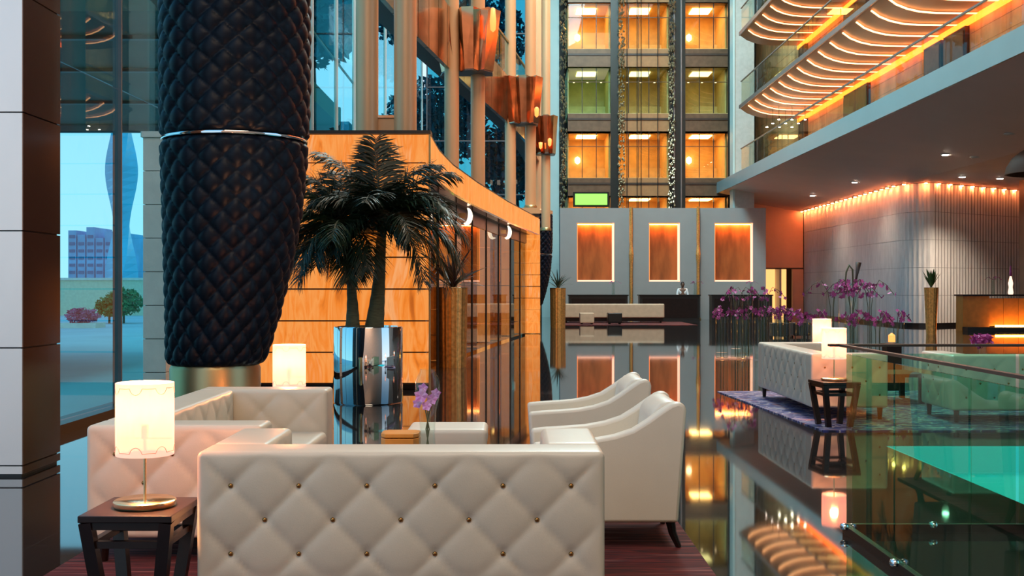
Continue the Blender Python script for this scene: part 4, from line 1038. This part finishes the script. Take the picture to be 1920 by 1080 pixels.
# ------------------------------------------------------------------ side tables and lamps
def side_table(lab, x, y):
    t = thing('side_table', lab, 'side table', (x, y, .014), 'dark wood side tables', world=False); h = .466; w = .20; d = .22
    MB().box(-w, w, -d, d, h - .03, h).build('table_top', 'dark_wood', t, bevel=.004, world=False)
    for sx_ in (-1, 1):
        for sy_ in (-1, 1): MB().bar((sx_ * (w - .028), sy_ * (d - .028), h - .03), (sx_ * (w - .085), sy_ * (d - .085), 0), .052).build('leg', 'dark_wood', t, world=False)
        MB().bar((sx_*(w - .03), -(d - .05), h - .045), (sx_*(w - .03), d - .05, h - .045), .035).build('apron', 'dark_wood', t, world=False)
        MB().bar((sx_*(w - .045), -(d - .06), h - .13), (sx_*(w - .045), d - .06, h - .13), .03).build('rail', 'dark_wood', t, world=False)
    for sy_ in (-1, 1):
        MB().bar((-(w - .05), sy_*(d - .03), h - .045), (w - .05, sy_*(d - .03), h - .045), .035).build('apron', 'dark_wood', t, world=False)
        MB().bar((-(w - .06), sy_*(d - .045), h - .13), (w - .06, sy_*(d - .045), h - .13), .03).build('rail', 'dark_wood', t, world=False)
    return t
T1 = side_table('dark wood side table between the two cream sofas', -1.648, 4.98)
dup(T1, (-1.71, 8.6, 0.0), 0, 'dark wood side table hidden behind the window sofa')
dup(T1, (3.37, 11.72, .014), R(6), 'dark wood side table on the blue rug beside the railing')
dup(T1, (4.3, 15.3, .014), 0, 'dark wood side table past the end of the sofa on the blue rug')
def lamp(lab, x, y, z):
    t = thing('table_lamp', lab, 'lamp', (x, y, z), 'table lamps with drum shades', world=False)
    MB().lathe([(.001, 0), (.13, 0), (.135, .006), (.135, .024), (.128, .03), (.03, .033), (.001, .034)], 40, cap=False).build('base', 'brass', t, 40, world=False)
    MB().tube([(0, 0, .03), (0, 0, .30)], .0065, 10).build('pole', 'brass', t, 60, world=False)
    sh = MB().lathe([(.1255, .228), (.1255, .548), (.1225, .548), (.1225, .228)], 56, cap=False).build('shade', 'shade_glow', t, 60, world=False)
    for zz, sg in ((.530, -1), (.246, 1)):
        m = MB()
        for k in range(14):
            pts = []
            for i in range(9):
                q = 2 * PI * (k + i / 8) / 14; pts.append((.1262 * math.cos(q), .1262 * math.sin(q), zz + sg * .028 * abs(math.sin(PI * (i / 8))) ** .6 * (1 if k % 2 == 0 else .08)))
            m.tube(pts, .0014, 4)
        m.build('scallop_trim', 'shade_trim', sh, world=False)
    l = bpy.data.lights.new('bulb_light', 'POINT'); l.energy = 125; l.shadow_soft_size = .04; l.color = (1, .46, .22)
    lo = bpy.data.objects.new('bulb_light', l); C.objects.link(lo); lo.parent = t; lo.location = (0, 0, .42)
    MB().tube([(0, 0, .30), (0, 0, .36)], .016, 8).build('bulb_holder', 'brass', t, world=False)
    MB().bar((-.122, 0, .30), (.122, 0, .30), .005).build('spider', 'brass', t, world=False)
    return t
L1 = lamp('glowing drum shade lamp on the side table between the sofas', -1.632, 4.98, .482)
dup(L1, (-1.71, 8.6, .467), 0, 'glowing drum shade lamp behind the window sofa before the onyx')
dup(L1, (3.37, 11.72, .482), 0, 'glowing drum shade lamp beside the glass railing')
dup(L1, (4.22, 15.25, .482), 0, 'glowing drum shade lamp past the sofa on the blue rug')

# ------------------------------------------------------------------ armchairs
def armchair(lab, x, y):
    t = thing('slope_arm_chair', lab, 'armchair', (x, y, .014), 'white slope arm chairs', world=False)
    ctrl = [(0, .575), (.10, .585), (.22, .592), (.34, .602), (.45, .622), (.55, .655), (.63, .705), (.70, .755), (.76, .795), (.80, .808), (.835, .795), (.845, .76)]
    prof = [(.03, .145)] + ctrl + [(.80, .145)]
    for y0, y1 in ((0, .115), (.635, .75)):
        m = MB(); m.prism_y(prof, y0, y1); m.build('arm', 'leather_pale', t, 60, bevel=.028, world=False)
    bp = [(.60, .30), (.66, .735), (.72, .79), (.78, .805), (.828, .785), (.838, .74), (.80, .145), (.60, .145)]
    m = MB(); m.prism_y(bp, .117, .633); m.build('backrest', 'leather_pale', t, 60, bevel=.03, world=False)
    m = MB(); block(m, .05, .60, .12, .63, .145, .33, .02); weld(m.build('seat_base', 'leather_pale', t, world=False))
    m = MB(); block(m, .02, .62, .122, .628, .335, .47, .045); weld(m.build('seat_cushion', 'leather_pale', t, world=False))
    for lx, dx in ((.07, -.02), (.76, .05)):
        for ly in (.06, .69): MB().tube([(lx, ly, .16), (lx + dx * .3, ly, .08), (lx + dx, ly, 0)], [.028, .022, .016], 8).build('leg', 'dark_wood', t, world=False)
    return t
A1 = armchair('white leather slope arm chair close behind the front sofa', .115, 6.15)
dup(A1, (.115, 7.70, .014), 0, 'white leather slope arm chair farther from the front sofa')

# ------------------------------------------------------------------ rugs, coffee table, ottoman, small things
tag(MB().box(-2.34, 1.02, 4.5, 8.5, 0, .013).build('rug', 'red_rug'), 'red and black streaked rug under the front seating', 'rug')
m = MB(); m.prism([(3.14, 11.3), (8.4, 11.35), (8.2, 15.75), (2.86, 15.6)], 0, .013)
tag(m.build('rug', 'blue_rug'), 'blue and white streaked rug under the sofas past the railing', 'rug')
t = thing('coffee_table', 'low dark coffee table between the sofas and white chairs', 'table', (-.5, 6.8, .014))
MB().box(-1.0, -.05, 6.35, 7.25, .33, .36).build('table_top', 'dark_wood', t, bevel=.005)
for x in (-.95, -.1):
    for y in (6.4, 7.2): MB().box(x - .03, x + .03, y - .03, y + .03, .014, .33).build('leg', 'dark_wood', t)
t = thing('amber_box', 'amber wooden box with clipped corners on the coffee table', 'box', (-.68, 6.85, .36))
m = MB(); q = [(-.795, 6.80), (-.765, 6.75), (-.595, 6.75), (-.565, 6.80), (-.565, 6.92), (-.595, 6.96), (-.765, 6.96), (-.795, 6.92)]
m.prism(q, .36, .54).build('box', 'amber_wood', t, bevel=.004); m = MB(); m.prism([(x * 1.0, y) for x, y in q], .545, .57).build('lid', 'amber_wood', t, bevel=.004)
ov = thing('orchid_glass', 'clear bowl vase with one purple orchid on the coffee table', 'vase', (-.52, 6.9, .36))
MB().lathe([(.05, .36), (.06, .37), (.055, .44), (.045, .56), (.055, .70), (.078, .80), (.075, .88), (.05, .93), (.045, .95), (.040, .95), (.046, .92), (.07, .87), (.072, .80), (.05, .70), (.04, .56), (.05, .42), (.001, .40)], 24, (-.52, 6.9, 0), cap=False).build('vase', 'clear_glass', ov, 60)
m = MB()
for k in range(4):
    a = k * 1.6; m.tube([(-.52 + .02*math.cos(a), 6.9 + .02*math.sin(a), .40), (-.52 - .01*math.cos(a), 6.9, .58), (-.52 + .03*math.cos(a), 6.9 + .03*math.sin(a), .78)], .004, 5)
m.build('stems', 'stem_green', ov)
m = MB()
for (dx, dy, dz, r) in ((-.035, -.06, .79, .055), (.03, -.05, .77, .045), (-.06, -.02, .74, .04), (.05, 0, .80, .04), (0, -.07, .73, .04), (-.03, .03, .83, .04)):
    ax_ = Vector((dx * 4, -1, .25)).normalized(); u = ax_.orthogonal().normalized(); v = ax_.cross(u); p = Vector((-.52 + dx, 6.9 + dy, dz))
    for e in range(5):
        a = 2 * PI * e / 5; dr = u*math.cos(a) + v*math.sin(a); sd = ax_.cross(dr)
        m.add([p, p + dr*r*.5 + sd*r*.36, p + dr*r*.85 + ax_*r*.2, p + dr*r*.5 - sd*r*.36], [(0,1,2,3)])
m.build('blossom', 'orchid_pale', ov)
t = thing('white_ottoman', 'white leather ottoman on a black base behind the coffee table', 'ottoman', (-.47, 8.3, .014))
m = MB(); block(m, -.76, -.18, 8.0, 8.48, .30, .44, .035); weld(m.build('cushion', 'leather_pale', t))
MB().box(-.72, -.22, 8.04, 8.44, .08, .30).build('base', 'black', t)
for x in (-.68, -.26):
    for y in (8.08, 8.4): MB().box(x - .02, x + .02, y - .02, y + .02, .014, .09).build('foot', 'black_metal', t)
# low dark tables by the far sofas
t = thing('low_table', 'dark low table behind the sofa seen through the railing', 'table', (4.75, 14.3, .014))
MB().box(4.4, 5.15, 13.9, 14.7, .34, .38).build('table_top', 'dark_wood', t)
for x in (4.45, 5.1):
    for y in (13.95, 14.65): MB().box(x - .03, x + .03, y - .03, y + .03, .014, .34).build('leg', 'dark_wood', t)
ov2 = thing('orchid_glass', 'small purple orchid glass beyond the railing handrail', 'vase', (6.0, 14.3, .5), world=False)
va2 = MB().lathe([(.05, 0), (.06, .2), (.045, .2), (.04, .02)], 16, cap=False).build('vase', 'clear_glass', ov2, world=False)
m = MB(); blob(m, (0, 0, .28), .13, 90, .05); m.build('blossoms', 'orchid', ov2, world=False)
t = thing('low_table', 'dark low table carrying the small orchid glass', 'table', (6.0, 14.3, .014))
MB().box(5.6, 6.4, 13.9, 14.7, .45, .5).build('table_top', 'dark_wood', t)
for x in (5.65, 6.35):
    for y in (13.95, 14.65): MB().box(x - .03, x + .03, y - .03, y + .03, .014, .45).build('leg', 'dark_wood', t)

# ------------------------------------------------------------------ cyan basin with glow put into its colour, glass railing
t = thing('cyan_basin', 'shallow cyan basin set into the black floor, glow put into its colour', 'basin', (4.9, 8.9, -.28))
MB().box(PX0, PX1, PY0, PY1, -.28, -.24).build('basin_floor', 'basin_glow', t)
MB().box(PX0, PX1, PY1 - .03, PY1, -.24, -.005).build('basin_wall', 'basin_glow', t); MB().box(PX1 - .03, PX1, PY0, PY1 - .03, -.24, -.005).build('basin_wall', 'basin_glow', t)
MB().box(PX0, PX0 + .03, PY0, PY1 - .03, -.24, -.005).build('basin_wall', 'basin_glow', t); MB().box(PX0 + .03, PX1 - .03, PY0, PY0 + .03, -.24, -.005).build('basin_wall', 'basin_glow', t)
XR, YR = 1.98, 6.65
rl = thing('glass_railing', 'green tinted glass railing with thin handrail around the stair', 'railing', (XR, YR, 0))
ye = [6.62, 5.78, 4.83, 3.9]
for a, b in zip(ye[:-1], ye[1:]): MB().box(XR - .007, XR + .007, b + .012, a - .012, .0, 1.06).build('pane', 'rail_glass', rl)
xe = [XR + .03, 3.0, 4.0, 5.0]
for a, b in zip(xe[:-1], xe[1:]): MB().box(a + .012, b - .012, YR - .007, YR + .007, .0, 1.06).build('pane', 'rail_glass', rl)
MB().bar((XR - .03, YR + .02, 1.11), (XR - .03, 3.9, 1.11), .032, .014).build('handrail', 'rail_metal', rl)
MB().bar((XR - .10, YR, 1.11), (5.0, YR, 1.11), .045, .014).build('handrail', 'rail_metal', rl)
MB().box(XR - .018, XR + .018, 3.9, YR, 0, .05).build('base_channel', 'black_metal', rl); MB().box(XR, 5.0, YR - .018, YR + .018, 0, .05).build('base_channel', 'black_metal', rl)
for (x, y) in ((XR, YR - .05), (2.52, YR), (XR, 5.74)):
    MB().lathe([(.001, -.02), (.022, -.016), (.028, 0), (.022, .016), (.001, .02)], 12, (x - .03, y - .03, .05), cap=False).build('clamp', 'chrome', rl, 180)
